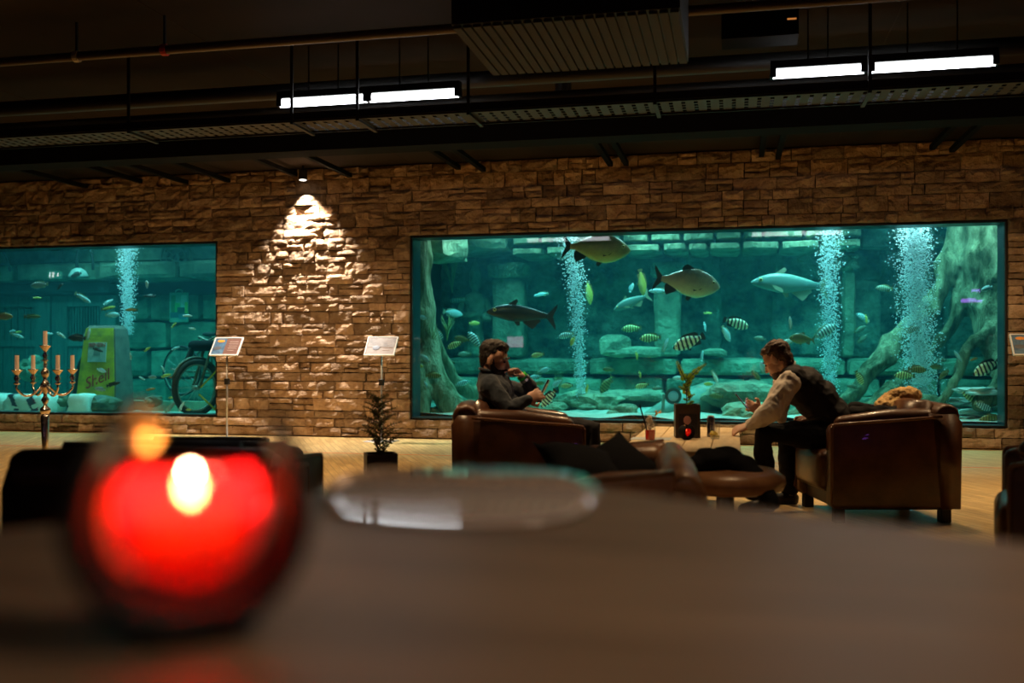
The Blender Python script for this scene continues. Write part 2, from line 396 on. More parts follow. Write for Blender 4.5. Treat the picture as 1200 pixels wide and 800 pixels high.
m_tank = mat('tank_wall', (.05,.08,.075), .9, spec=.1)
m_pane = glassy('aquarium_pane', (.97,1,.99), 0, .045)
m_water = bpy.data.materials.new('aquarium_water'); m_water.use_nodes = True
def _water():
    nt = m_water.node_tree; nt.nodes.clear()
    a = nt.nodes.new('ShaderNodeVolumeAbsorption'); a.inputs['Color'].default_value = (.33,.908,.924,1); a.inputs['Density'].default_value = .66
    s = nt.nodes.new('ShaderNodeVolumeScatter'); s.inputs['Color'].default_value = (.15,.85,1.0,1); s.inputs['Density'].default_value = .021; s.inputs['Anisotropy'].default_value = .25
    d = nt.nodes.new('ShaderNodeAddShader'); o = nt.nodes.new('ShaderNodeOutputMaterial')
    nt.links.new(a.outputs[0], d.inputs[0]); nt.links.new(s.outputs[0], d.inputs[1]); nt.links.new(d.outputs[0], o.inputs['Volume'])
_water()
TANKS = [(-14.6,-6.35),( -5.0,4.35)]
TD = 17.0
for i, ((a, b), (wa, wb)) in enumerate(zip(TANKS, WIN)):
    bm = B(); yb = WALLY+.06
    box(bm, (a-.15,yb,-.1),(a,TD+.15,4.2)); box(bm, (b,yb,-.1),(b+.15,TD+.15,4.2)); box(bm, (a,TD,-.1),(b,TD+.15,4.2)); box(bm, (a,yb,-.12),(b,TD,0))
    box(bm, (a,yb,4.2),(b,TD+.15,4.3)); box(bm, (a,yb+.1,WT+.9),(b,yb+.14,4.2)); box(bm, (a,yb,WT+.001),(b,yb+.3,WT+.9))
    box(bm, (a,yb,0),(wa-.001,yb+.3,WT+.9)); box(bm, (wb+.001,yb,0),(b,yb+.3,WT+.9)); box(bm, (a,yb,0),(b,yb+.3,WB-.001))
    struct('wall_tank_' + ('left','right')[i], bm, m_tank)
    w = tag(thing('window_%d' % (i+1), None, None, (wa,WALLY,WB)), kind='structure')
    bm = B(); quad(bm, (wa+.01,WALLY+.04,WB+.01),(wb-.01,WALLY+.04,WB+.01),(wb-.01,WALLY+.04,WT-.01),(wa+.01,WALLY+.04,WT-.01)); obj('pane', bm, m_pane, w, world=True)
    bm = B(); f = .016; y0, y1 = WALLY+.012, WALLY+.06
    box(bm,(wa,y0,WB),(wb,y1,WB+f)); box(bm,(wa,y0,WT-f),(wb,y1,WT)); box(bm,(wa,y0,WB+f),(wa+f,y1,WT-f)); box(bm,(wb-f,y0,WB+f),(wb,y1,WT-f))
    obj('frame_seal', bm, m_seal, w, world=True)
    bm = B(); r = .012; y0, y1 = WALLY+.075, WALLY+.375
    box(bm,(wa,y0,WB),(wb,y1,WB+r)); box(bm,(wa,y0,WT-r),(wb,y1,WT)); box(bm,(wa,y0,WB+r),(wa+r,y1,WT-r)); box(bm,(wb-r,y0,WB+r),(wb,y1,WT-r))
    obj('pane_edge', bm, m_acryl, w, world=True)
    bm = B(); box(bm, (a+.001,WALLY+.065,.001),(b-.001,TD-.001,3.45))
    wt = obj('aquarium_water', bm, m_water); tag(wt, 'clear teal water filling the %s aquarium behind the stone wall' % ('left','right')[i], 'water', kind='stuff')

def sandbed(x0, x1, y0, y1, z, amp, seed, nx=46, ny=20):
    bm = B(); g = [[bm.verts.new((x0+(x1-x0)*i/nx, y0+(y1-y0)*j/ny, z+amp*noise.noise(Vector((i*.35+seed,j*.5,seed))))) for i in range(nx+1)] for j in range(ny+1)]
    for j in range(ny):
        for i in range(nx): bm.faces.new((g[j][i],g[j][i+1],g[j+1][i+1],g[j+1][i]))
    return bm
tag(obj('sand_bed', sandbed(-4.99,4.34,WALLY+.37,TD-.01,.30,.07,2), m_sand, smooth=True), 'pale sand covering the bottom of the right aquarium', 'sand', kind='stuff')
tag(obj('sand_bed', sandbed(-14.59,-6.36,WALLY+.37,TD-.01,.20,.04,5), m_sand, smooth=True), 'pale sand covering the bottom of the left aquarium', 'sand', kind='stuff')

def block(lo, hi, amp, seed, n=4, sc=2.2):
    """a rough hewn block"""
    bm = B(); box(bm, lo, hi)
    bmesh.ops.subdivide_edges(bm, edges=bm.edges[:], cuts=n-1, use_grid_fill=True)
    c = (Vector(lo)+Vector(hi))/2; h = (Vector(hi)-Vector(lo))/2
    for v in bm.verts:
        d = v.co-c; q = Vector((abs(d.x)/h.x,abs(d.y)/h.y,abs(d.z)/h.z)); k = sorted(q)[1]
        if k > .95: v.co = c + d*(1-.02/max(h)*1.0) - Vector((.02*(q.x>.95)*(1 if d.x>0 else -1),.02*(q.y>.95)*(1 if d.y>0 else -1),.02*(q.z>.95)*(1 if d.z>0 else -1)))
        v.co += noise.noise_vector(v.co*sc+Vector((seed,seed,0)))*amp
    return bm
# --- right aquarium scenery (one built rock wall: its blocks and columns are its parts)
rw = tag(thing('wall_tank_right_rear', None, None, (0,16.9,0)), kind='structure')
def rblock(lo, hi, amp=.03, m=None, name='stone_block', seed=None, n=4): return obj(name, block(lo, hi, amp, random.uniform(0,50) if seed is None else seed, n), m or m_rockd, rw, smooth=False, world=True)
rng = random.Random(3)
def rowblocks(x0, x1, y0, y1, z0, z1, wmin, wmax, amp=.03, m=None):
    x = x0
    while x < x1-.05:
        w = rng.uniform(wmin, wmax)
        if x1-x-w < wmin*.6: w = x1-x
        dy = rng.uniform(-.06,.06)
        rblock((x+.012,y0+dy,z0+.01),(x+w-.012,y1,z1-.01+rng.uniform(-.02,.0)), amp, m); x += w
XL, XR = -4.95, 4.3
rowblocks(XL, XR, 16.0, 16.9, .40, .78, .8, 1.4)
rowblocks(XL, XR, 16.05, 16.9, .78, 1.09, .9, 1.6)
rowblocks(XL, XR, 15.3, 16.2, .12, .50, .7, 1.6, .07)
for x0, x1, z0, z1 in ((-5,-3.7,1.09,2.8),(-2.62,-.95,1.09,2.8),(-.95,-.2,1.09,2.8),(.6,2.3,1.09,2.3),(.6,2.3,2.3,2.8),(3.2,4.3,1.09,2.8)):
    rblock((x0+.015,16.62,z0),(x1-.015,16.95,z1), .05, m_rockw, 'wall_slab', n=6)
rblock((-5,16.86,1.0),(4.3,16.98,3.4), .03, m_rockw, 'rear_slab', n=6)
# lintel courses
x_a, x_b = WY(598,290,15.6).x, WY(1012,290,15.6).x
rowblocks(x_a, x_b, 15.55, 16.9, 2.70, 2.87, .30, .62, .02)
rowblocks(x_a, x_b, 15.58, 16.9, 2.87, 3.04, .30, .62, .02)
rowblocks(x_a, x_b, 15.62, 16.9, 3.04, 3.3, .4, .8)
rowblocks(XL, x_a, 15.4, 16.9, 2.80, 3.3, 1.1, 1.9, .09)
rowblocks(x_b, XR, 15.9, 16.9, 2.75, 3.3, .9, 1.6, .06, m_rockw)
a = WY(507,295,14.6); rblock((a.x-.3,14.2,2.58),(a.x+.35,15.3,3.05), .12)
def column(px0, px1, Y, ztop, zbot):
    x0, x1 = WY(px0,350,Y).x, WY(px1,350,Y).x; c = (x0+x1)/2; w = (x1-x0)/2
    rblock((x0+.03,Y,zbot),(x1-.03,Y+.45,ztop-.26), .035, name='column_shaft', n=6)
    rblock((x0-.03,Y-.05,ztop-.27),(x1+.03,Y+.45,ztop), .015, name='capital')
    bm = B()
    for k in range(4):
        xx = x0-.01+(x1-x0+.02)*(k+.5)/4; r = (x1-x0)/9.5
        pts = [(xx+r*cos(a), Y-.07, ztop-.06-r*1.3*sin(a)) for a in [pi*j/8 for j in range(9)]]
        tube(bm, pts, .018, 6)
    for k in range(8):
        xx = x0-.01+(x1-x0+.02)*(k+.5)/8; ellip(bm, (xx,Y-.06,ztop-.225), (.026,.02,.026), u=8, v=5)
    obj('carved_relief', bm, m_rockd, rw, world=True)
column(573,615,16.1,2.66,1.09); column(764,800,16.1,2.62,1.09); column(985,1005,16.2,2.7,1.09)
# low fallen blocks on the first ledge
for px, py, w, h in ((745,411,.9,.16),(720,403,.5,.35),(838,414,.4,.12)):
    p = WY(px,py,15.95); rblock((p.x-w/2,15.75,1.08),(p.x+w/2,16.3,1.08+h), .05)
# --- left aquarium scenery
lw = tag(thing('wall_tank_left_rear', None, None, (-10,16.5,0)), kind='structure')
def lblock(lo, hi, amp=.012, m=None, name='stone_block', n=4): return obj(name, block(lo, hi, amp, random.uniform(0,50), n), m or m_conc, lw, world=True)
xd0, xd1 = WY(-60,400,16.4).x, WY(142,400,16.4).x; xj = WY(65,400,16.4).x
z = .2
for k, h in enumerate((.50,.52,.52,.50)):
    x = xd1
    w = .55 if k % 2 else .95
    while x < -6.4:
        e = min(x+w, -6.37); lblock((x+.01,16.4,z+.008),(e-.01,16.9,z+h-.008)); x = e; w = 1.05
    z += h
x = -14.5
for w in (1.6,1.7,1.6,1.4,1.9): lblock((x+.01,15.85,2.47),(min(x+w,-6.37)-.01,16.9,2.80), .05 if x > -9.9 else .012); x += w
x = -14.5
for w in (2.3,2.2,2.1,1.6): lblock((x+.008,16.2,2.82),(min(x+w,-6.37)-.008,16.9,3.4)); x += w
lblock((-14.5,16.05,2.24),(xd1,16.9,2.47), .004, m_tank, 'door_beam')
m_door = mat('teal_door_wood', (.12,.20,.17), .7, col2=(.19,.28,.23), nsc=3, stretch=(8,8,1), rnd=.15)
for n, (a, b) in enumerate(((xd0,xj-.02),(xj+.02,xd1-.03))):
    d = tag(thing('door_%d' % (n+1), None, None, (a,16.35,.2)), kind='structure')
    W_ = b-a
    bx = lambda nm, lo, hi: obj(nm, mbox(lo, hi), m_door, d, world=True)
    bx('stile',(a,16.27,.2),(a+.32,16.37,2.22)); bx('stile',(b-.32,16.27,.2),(b,16.37,2.22))
    bx('rail',(a+.32,16.28,2.02),(b-.32,16.37,2.22)); bx('rail',(a+.32,16.28,1.28),(b-.32,16.37,1.40)); bx('rail',(a+.32,16.28,.2),(b-.32,16.37,.36))
    k = 12; w = (W_-.64)/k
    for i in range(k): bx('slat',(a+.32+w*i+.012,16.33,1.40),(a+.32+w*(i+1)-.012,16.38,2.02))
    k = 7; w = (W_-.64)/k
    for i in range(k): bx('plank',(a+.32+w*i+.006,16.31,.36),(a+.32+w*(i+1)-.006,16.37,1.28))
    bx('door_backing',(a,16.385,.2),(b,16.40,2.22))
# ================================================================== ceiling gear
def zrod(p, z0, z1, r): return mbox((p.x-r,p.y-r,z0),(p.x+r,p.y+r,z1))
# fluorescent tubes in one line above the perforated tray
m_tube = emis('lit_tube', (.93,.97,1.0), 9.0)
TY, TZ = 7.67, 3.2
def tube_light(px0, px1, label):
    a, b = WY(px0,110,TY), WY(px1,110,TY)
    t = thing('tube_light', label, 'light', ((a.x+b.x)/2,TY,TZ), group='fluorescent tubes')
    bm = B(); tube(bm, [(a.x,TY,TZ),(b.x,TY,TZ)], .036, 12); obj('diffuser', bm, m_tube, t, smooth=True, world=True)
    bm = B(); box(bm, (a.x-.02,TY-.035,TZ+.034),(b.x+.02,TY+.035,TZ+.09)); obj('housing', bm, m_black, t, world=True)
    for x in (a.x, b.x): obj('end_cap', mbox((x-.022,TY-.04,TZ-.03),(x+.022,TY+.04,TZ+.034)), m_black, t, world=True)
    for x in (a.x+.25, b.x-.25):
        bm = B(); tube(bm, [(x,TY,TZ+.09),(x,TY,CEIL)], .006, 6); obj('hanger', bm, m_black, t, world=True)
tube_light(329, 430, 'glowing white tube lamp under the ceiling, left half of the left pair')
tube_light(434, 537, 'glowing white tube lamp under the ceiling, right half of the left pair')
tube_light(906, 1012, 'glowing white tube lamp under the ceiling, left one of the right pair')
tube_light(1021, 1166, 'longest glowing white tube lamp, at the far right under the ceiling')
# perforated cable tray below the tubes
tr = thing('cable_tray', 'long black perforated cable tray hanging under the white tubes', 'cable tray', (-3,7.65,3.0))
TX0, TX1, t0, t1 = -9.5, 4.4, 7.46, 7.86
bm = B()
for y in (t0,t1): box(bm, (TX0,y-.004,2.985),(TX1,y+.004,3.06))
obj('side_rail', bm, m_black, tr, world=True)
bm = B(); n = 150; w = (TX1-TX0)/n; rows = [t0+(t1-t0)*k/5 for k in range(6)]
for y in rows: quad(bm, (TX0,y-.014,3.0),(TX1,y-.014,3.0),(TX1,y+.014,3.0),(TX0,y+.014,3.0))
for i in range(n+1):
    x = TX0+w*i; d = w*.34
    for y0_, y1_ in zip(rows, rows[1:]): quad(bm, (x-d,y0_+.014,3.0),(x+d,y0_+.014,3.0),(x+d,y1_-.014,3.0),(x-d,y1_-.014,3.0))
o = obj('perforated_bottom', bm, m_galv, tr, world=True); o['kind'] = 'stuff'
for px in (168, 355, 430, 557, 770, 1015):
    p = WY(px,130,7.66)
    bm = B(); box(bm, (p.x-.014,t0-.012,2.965),(p.x+.014,t1+.012,2.984)); box(bm, (p.x-.012,t0-.02,2.965),(p.x+.012,t0-.008,CEIL-.02)); obj('hanger', bm, m_black, tr, world=True)
# dark duct between tray and wall, and the arms that run from it to the wall
duct = struct('trim_3', mbox((-15,9.8,3.27),(4.6,10.12,CEIL)), mat('duct_black', (.004,.0035,.003), .9, spec=.1))
for px in (85, 150, 205, 255, 335, 400, 530, 560, 712, 731, 893, 913, 1098, 1122):
    p = WY(px, 195, 12.3)
    z = 3.50 if px not in (335,530,893,1098,150) else 3.54
    obj('steel_arm', mbox((p.x-.03,10.13,z),(p.x+.03,12.60,z+.055)), MATS['duct_black'], duct)
# pipes
def pipe(y, z, r, label, x0=-13, x1=5, m=None, clamps=()):
    t = thing('ceiling_pipe', label, 'pipe', (x0,y,z)); bm = B(); tube(bm, [(x0,y,z),(x1,y,z)], r, 12); obj('pipe_run', bm, m or m_pipe, t, smooth=True, world=True)
    for px, mm in clamps:
        p = WY(px,60,y); bm = B(); tube(bm, [(p.x-.02,y,z),(p.x+.02,y,z)], r+.010, 12); cl = obj('clamp', bm, mm, t, world=True)
        bm = B(); box(bm, (p.x-.008,y-.008,z+r+.008),(p.x+.008,y+.008,CEIL)); obj('clamp_rod', bm, m_black, cl, world=True)
m_redtag = mat('red_tag', (.45,.02,.01), .5); m_clamp = mat('zinc_clamp', (.5,.42,.3), .4, metal=.6)
pipe(6.74, 3.40, .034, 'grey steel pipe running under the ceiling with a red clamp', clamps=((90,m_clamp),(193,m_redtag)))
pipe(8.1, 3.42, .07, 'thick dark pipe under the ceiling behind the steel pipe', m=m_black)
pipe(8.55, 3.36, .05, 'thinner dark pipe running just above the duct', m=m_black)
# fan coil box
p0, p1 = WZ(529,33,2.98), WZ(797,13,2.98); q1 = WZ(801,76,2.98)
t = thing('air_unit', 'big dark air conditioning box with ribbed underside under the ceiling', 'air unit', ((p0.x+p1.x)/2,(p0.y+q1.y)/2,2.98))
X0, X1, Y0, Y1 = p0.x, p1.x, (p0.y+p1.y)/2, q1.y
obj('casing', mbox((X0,Y0,3.0),(X1,Y1,3.45)), m_black, t, world=True)
bm = B(); k = 22; w = (X1-X0)/k
for i in range(k): box(bm, (X0+w*i+.004,Y0+.02,2.982),(X0+w*(i+1)-.008,Y1-.02,2.999))
obj('ribbed_grille', bm, mat('grille_grey', (.020,.016,.012), .8), t, world=True)
for x in (X0+.1, X1-.1):
    for y in (Y0+.1, Y1-.1): bm = B(); tube(bm, [(x,y,3.45),(x,y,CEIL)], .01, 6); obj('hanger', bm, m_black, t, world=True)
p = W(890,28,7.0)
t = thing('ceiling_box', 'small dark equipment box with an orange light under the ceiling', 'box', (p.x,p.y,p.z))
obj('casing', mbox((p.x-.26,p.y-.1,p.z-.12),(p.x+.26,p.y+.15,p.z+.10)), MATS['duct_black'], t, world=True)
q = W(927,27,6.95); obj('indicator', mbox((q.x-.03,p.y-.106,q.z-.008),(q.x+.03,p.y-.099,q.z+.002)), emis('amber', (1,.35,.08), .5), t, world=True)
# downlight
p = WY(660,106,8.9)
t = thing('ceiling_downlight', 'round ceiling downlight glowing dimly beside the air unit', 'downlight', p)
bm = B(); tube(bm, [(p.x,p.y,p.z-.02),(p.x,p.y,p.z+.14)], .075, 16); obj('can', bm, m_black, t, world=True)
bm = B(); tube(bm, [(p.x,p.y,p.z-.028),(p.x,p.y,p.z-.0205)], .052, 16); obj('lens', bm, emis('warm_lens', (1,.70,.35), .45), t, world=True)
obj('mounting_bar', mbox((p.x-.26,p.y-.02,p.z+.14),(p.x+.26,p.y+.02,p.z+.16)), m_galv, t, world=True)
# wall spotlight
p = WY(355,205,12.46)
t = thing('wall_spotlight', 'small black cylinder spotlight washing the bare stone wall', 'spotlight', p)
bm = B(); tube(bm, [(p.x,p.y,p.z-.065),(p.x,p.y,p.z+.07)], .058, 18); obj('can', bm, m_black, t, smooth=False, world=True)
bm = B(); tube(bm, [(p.x,p.y,p.z-.072),(p.x,p.y,p.z-.066)], .045, 18); obj('lens', bm, emis('spot_lens', (1,.93,.85), 6), t, world=True)
bm = B(); tube(bm, [(p.x,p.y,p.z+.07),(p.x,p.y,CEIL)], .012, 8); obj('stem', bm, m_black, t, world=True)
light('SPOT', 'wall_spot_lamp', (p.x,p.y,p.z-.085), 900, (1,.91,.80), (p.x+.01,p.y+.05,0), spot_size=radians(84), spot_blend=.65, shadow_soft_size=.012)

# ================================================================== lounge furniture
def rbox(lo, hi, r, seg=3, sub=0):
    bm = B(); box(bm, lo, hi); bmesh.ops.bevel(bm, geom=bm.edges[:], offset=r, segments=seg, profile=.5, affect='EDGES'); return bm
def armchair(label, loc, rz, width=.86, ml=None, group='leather club armchairs', cat='armchair', name='club_armchair', roll=.082, bc=0, rt=0):
    ml = ml or m_leather; t = thing(name, label, cat, loc, rz, group); h = width/2
    obj('base', rbox((-.40,-h+.03,.09),(.36,h-.03,.21),.015), m_leather3, t, smooth=False)
    obj('seat_cushion', rbox((-.24,-h+.13,.19),(.46,h-.13,.47),.07,5), ml, t, smooth=True)
    prof = [(-.32,.10),(.40,.10),(.415,.13),(.415,.61),(.40,.645),(.36,.655),(0,.68),(-.32,.705)]
    for s in (1,-1):
        bm = B(); prism(bm, prof, s*(h-.13), s*h); bmesh.ops.recalc_face_normals(bm, faces=bm.faces[:])
        a = obj('arm', bm, ml, t, bevel=.022, seg=3, smooth=True)
        bm = B(); tube(bm, smooth_pts([(-.31,s*(h-.006),.703),(0,s*(h-.006),.678),(.36,s*(h-.006),.652),(.405,s*(h-.006),.632),(.412,s*(h-.006),.58),(.412,s*(h-.006),.14)],3), .011, 6); obj('piping', bm, m_pipe_l, a, smooth=True)
        bm = B(); tube(bm, [(-.25,s*(h-.135),.690-rt*.5),(0,s*(h-.135),.682-rt*.5),(.30,s*(h-.135),.648-rt*.5)], [.066,.064,.055], 12, round_=True); obj('arm_pad', bm, ml, a, smooth=True)
        for x in (-.36,.34): obj('leg', rbox((x-.035,s*(h-.09)-.035,0),(x+.035,s*(h-.09)+.035,.10),.006,1), m_black, t)
    bm = B(); prism(bm, [(-.43,.10),(-.30,.10),(-.27,.45),(-.25,.72-rt*.7),(-.40,.72-rt*.7),(-.44,.66-rt*.7)], -h, h)
    bk = obj('backrest', bm, ml, t, bevel=.02, seg=3, smooth=True)
    bm = B(); e_ = h-.012; tube(bm, [(-.355,-e_,.70-rt),(-.355,-e_+.004,.70-rt),(-.355,-e_+.025,.703-rt),(-.36,0,.712-rt),(-.355,e_-.025,.703-rt),(-.355,e_-.004,.70-rt),(-.355,e_,.70-rt)], [roll*.55,roll*.86,roll,roll*1.02,roll,roll*.86,roll*.55], 18); obj('back_roll', bm, ml, bk, smooth=True)
    bm = B(); prism(bm, [(-.31,.40),(-.16,.42),(-.17,.70-bc),(-.22,.79-bc),(-.28,.805-bc),(-.33,.76-bc)], -h+.14, h-.14); obj('back_cushion', bm, ml, t, bevel=.045, seg=4, smooth=True)
    return t
def at_floor(lat, t): p = FWD*t + RGT*lat; return (p.x,p.y,0)
armchair('brown leather club armchair the bearded man sits in', at_floor(.052,6.80), TH)
armchair('brown leather club armchair under the man in the black waistcoat', at_floor(2.50,6.93), TH+pi)
armchair('tan leather two-seat sofa with black cushions nearest the foreground table', at_floor(.41,4.05), TH+pi-radians(7), 1.30, m_leather2, None, 'sofa', 'club_sofa', .115, .20, .115).scale = (.72,1,1)
armchair('very dark leather armchair at the left edge, beside the silver candelabrum', at_floor(-1.27,3.75), TH+radians(93), .88, m_leather3)
armchair('dark leather armchair seen behind the burning red candle', at_floor(-1.40,4.90), TH+radians(88), .86, m_leather3).scale = (.9,.9,.9)
armchair('brown leather armchair cut off by the right edge of the picture', at_floor(2.62,4.35), TH+pi-radians(25), .88, m_leather)
# round stool with coat
c = Vector(at_floor(1.15,5.32))
t = thing('round_stool', 'low round leather stool with a black coat thrown over it', 'stool', c)
bm = B(); lathe(bm, [(.05,.375),(.24,.378),(.29,.395),(.305,.43),(.30,.465),(.25,.50),(.05,.505)], 28); obj('seat', bm, m_leather2, t, smooth=True)
bm = B(); lathe(bm, [(.22,0),(.22,.02),(.04,.05),(.035,.375)], 20); obj('pedestal', bm, m_black, t, smooth=False)
bm = B()
for px, py, tt, r in ((815,545,5.2,.05),(832,537,5.25,.075),(850,536,5.3,.08),(868,545,5.25,.075),(880,556,5.2,.065),(888,566,5.15,.06),(895,577,5.1,.05),(902,587,5.08,.035),(845,545,5.45,.09),(870,552,5.4,.08),(886,578,5.2,.05)):
    ellip(bm, W(px,py,tt), (r*1.25,r*1.2,r*.8), u=10, v=7)
for a, b in (((815,545,5.2),(850,540,5.3)),((850,540,5.3),(880,556,5.2)),((880,556,5.2),(903,588,5.08))): tube(bm, [W(*a),W(*b)], .045, 8, round_=True)
me = remesh(bm, .014, 4, 'coat')
for v in me.vertices: v.co += noise.noise_vector(v.co*11)*.018
tag(obj('coat', me, m_blackcloth), 'black coat draped over the round leather stool', 'coat')
# black cushions on the sofa
def cushion(loc, rz, tilt, label, s=.23):
    bm = B(); n = 10; g = {}
    for side in (1,-1):
        for i in range(n+1):
            for j in range(n+1):
                u, v = i/n*2-1, j/n*2-1
                if side == -1 and (i in (0,n) or j in (0,n)): g[side,i,j] = g[1,i,j]; continue
                k = (1-u*u)*(1-v*v); pin = 1+.10*(u*u*v*v); z = side*.075*k**.5
                g[side,i,j] = bm.verts.new((u*s*pin*(1-.06*(1-v*v)*abs(u)), v*s*pin*(1-.06*(1-u*u)*abs(v)), z+.006*noise.noise(Vector((u*3,v*3,side+rz)))))
        for i in range(n):
            for j in range(n): 
                q = [g[side,i,j],g[side,i+1,j],g[side,i+1,j+1],g[side,i,j+1]]; bm.faces.new(q if side > 0 else q[::-1])
    o = obj('cushion', bm, m_blackcloth, smooth=True); o.location = loc; o.rotation_euler = Euler((tilt[0],tilt[1],rz)); tag(o, label, 'cushion', 'black sofa cushions'); return o
cushion(W(682,548,4.15), .5, (radians(24),radians(8),), 'black cushion lying low on the tan sofa, nearest the viewer', .165)
cushion(W(722,549,4.40), .75, (radians(30),radians(-22),), 'black cushion with a raised corner leaning at the back of the tan sofa', .165)
# coffee table
TZ_ = .55; ct = thing('coffee_table', 'low light oak coffee table between the two seated men', 'table', (-.31,6.83,0))
for k in range(4):
    w = .70/4; x = -.66+w*k
    obj('plank', rbox((x+.002,5.83,TZ_-.05),(x+w-.002,7.84,TZ_),.003,1), m_oak, ct, world=True)
obj('apron', mbox((-.60,5.89,TZ_-.13),(-.02,7.78,TZ_-.051)), m_wooddark, ct, world=True)
for x in (-.60,-.10):
    for y in (5.89,7.70): obj('leg', mbox((x,y,0),(x+.08,y+.08,TZ_-.051)), m_wooddark, ct, world=True)
# placemat, drinks
p = WZ(763,514,TZ_); o = obj('paper_mat', rbox((-.13,-.10,0),(.13,.10,.002),.0005,1), mat('blue_grey_paper', (.42,.46,.48), .7)); o.location = p; tag(o, 'pale paper mat under the red cocktail on the coffee table', 'paper')
m_glass = glassy('drinking_glass', (.90,.92,.91), .05, .14)
m_red = mat('red_drink', (.75,.03,.015), .2, emit=None, sss=.2); m_yel = mat('lemon_slice', (.85,.66,.03), .35, sss=.2)
p = WZ(762,518,TZ_)+Vector((0,0,.003))
t = thing('cocktail_glass', 'tall glass of red cocktail with a black straw on the coffee table', 'glass', p)
bm = B(); lathe(bm, [(.004,.0),(.030,.001),(.031,.008),(.036,.175)], 20, cap=False); obj('glass_wall', bm, m_glass, t, smooth=True)
bm = B(); lathe(bm, [(.028,.013),(.0305,.075)], 20); obj('drink', bm, m_red, t, smooth=False)
bm = B()
for k in range(26): rock(bm, (.020*cos(k*2.4)*(k%3)/2,.020*sin(k*2.4)*(k%3)/2,.084+.0031*k), (.011,.011,.010), k, 1, .2, .5)
obj('ice', bm, mat('ice', (.92,.82,.72), .2, spec=.6), t)
bm = B(); tube(bm, [(-.006,0,.02),(-.066,-.01,.235)], .0045, 8); obj('straw', bm, m_black, t)
bm = B()
for k in range(7):
    a = k*.9; tube(bm, smooth_pts([(.03,0,.165),(.045+.008*cos(a),.01*sin(a),.185),(.055+.022*cos(a),.022*sin(a),.19+.012*sin(k*2))],3), [.006,.006,.006,.009,.009,.006,.003], 6, flat=.35)
obj('orange_garnish', bm, mat('orange_petal', (.80,.36,.04), .5), t, smooth=True)
p = WZ(833,511.5,TZ_); t = thing('drink_can', 'slim blue and silver drink can behind the lemon glass', 'can', p)
bm = B(); lathe(bm, [(.024,0),(.0265,.006),(.0265,.125),(.021,.138)], 20); obj('body', bm, mat('can_blue', (.05,.06,.16), .3, metal=.6, col2=(.35,.36,.42), nsc=9, nmix=(.45,.5)), t, smooth=True)
bm = B(); lathe(bm, [(.021,.1385),(.022,.143),(.018,.1415)], 20); obj('lid', bm, m_chromec, t)
bm = B(); ellip(bm, (0,-.005,.144), (.006,.010,.0015), u=8, v=5); obj('pull_tab', bm, m_chrome, t)
p = WZ(837,513.5,TZ_)+Vector((.006,-.04,0)); t = thing('tumbler', 'clear tumbler with a yellow lemon slice on the coffee table', 'glass', p)
bm = B(); lathe(bm, [(.004,.0),(.028,.001),(.030,.006),(.034,.128)], 20, cap=False); obj('glass_wall', bm, m_glass, t, smooth=True)
bm = B(); tube(bm, [(-.012,-.004,.022),(-.004,.006,.040)], [.026,.026], 16); obj('lemon_slice', bm, m_yel, t)
bm = B(); lathe(bm, [(.027,.011),(.0275,.024)], 16); obj('drink', bm, mat('pale_lemonade', (.70,.62,.30), .2), t)
def fern(bm_leaf, bm_stem, base, tip, n, ll, droop=.2, wid=.35, seed=0):
    """a feathered frond: a stem with pairs of leaflets"""
    base, tip = Vector(base), Vector(tip); r = random.Random(seed)
    mid = (base+tip)/2 + Vector((0,0,droop*(tip-base).length*.5))
    pts = smooth_pts([base,mid,tip],6); tube(bm_stem, pts, smooth_vals([.004,.003,.0012],6), 5)
    d = (tip-base).normalized(); side = d.cross(RGT.cross(Vector((0,0,1)))).normalized()
    for i in range(1,n+1):
        f = i/(n+1)*.95+.05; k = f*(len(pts)-1); i0 = min(int(k),len(pts)-2); p = pts[i0].lerp(pts[i0+1],k-i0); dd = (pts[i0+1]-pts[i0]).normalized()
        L_ = ll*(1-.75*f)*r.uniform(.8,1.2)
        for s in (1,-1):
            v = (side*s + dd*.7 + Vector((r.uniform(-.3,.3),r.uniform(-.5,.5),r.uniform(-.3,.3)))).normalized(); e = p+v*L_
            w = v.cross(FWD).normalized()*L_*wid*.5; m_ = p.lerp(e,.45)
            th = FWD*.0012
            q = [p, m_+w, e, m_-w]; bm_leaf.faces.new([bm_leaf.verts.new(x+th) for x in q]); bm_leaf.faces.new([bm_leaf.verts.new(x-th) for x in q[::-1]])
# planter box with fern, card
p = WZ(805,512,TZ_); t = thing('planter_box', 'dark wooden planter box with a fern standing on the coffee table', 'planter', p, TH*.6)
bm = B(); h = .082
for lo, hi in (((-h,-h,0),(h,-h+.012,.225)),((-h,h-.012,0),(h,h,.225)),((-h,-h+.012,0),(-h+.012,h-.012,.225)),((h-.012,-h+.012,0),(h,h-.012,.225)),((-h+.01,-h+.01,.0),(h-.01,h-.01,.012))): box(bm, lo, hi)
obj('box', bm, m_wooddark, t)
obj('soil', mbox((-h+.013,-h+.013,.17),(h-.013,h-.013,.20)), mat('soil', (.03,.02,.012), .95, bump=(80,1,.01)), t)
cd_ = obj('photo_card', rbox((-.062,-h-.004,.03),(.062,-h-.0005,.162),.001,1), mat('card_black', (.008,.008,.010), .4), t)
bm = B()
for k in range(9):
    a = k*.7; ellip(bm, (-.005+.016*cos(a),-h-.006,.120+.016*sin(a)), (.010,.0015,.014), u=8, v=5)
ellip(bm, (-.005,-h-.006,.120), (.014,.0017,.014), u=8, v=5)
obj('printed_flower', bm, mat('print_pink', (.50,.26,.25), .5), cd_)
bl, bs = B(), B(); b0 = p+Vector((0,0,.2))
tp = W(804,447,p.dot(FWD))
fern(bl, bs, b0, tp, 3, .05, 0, .5, 1)
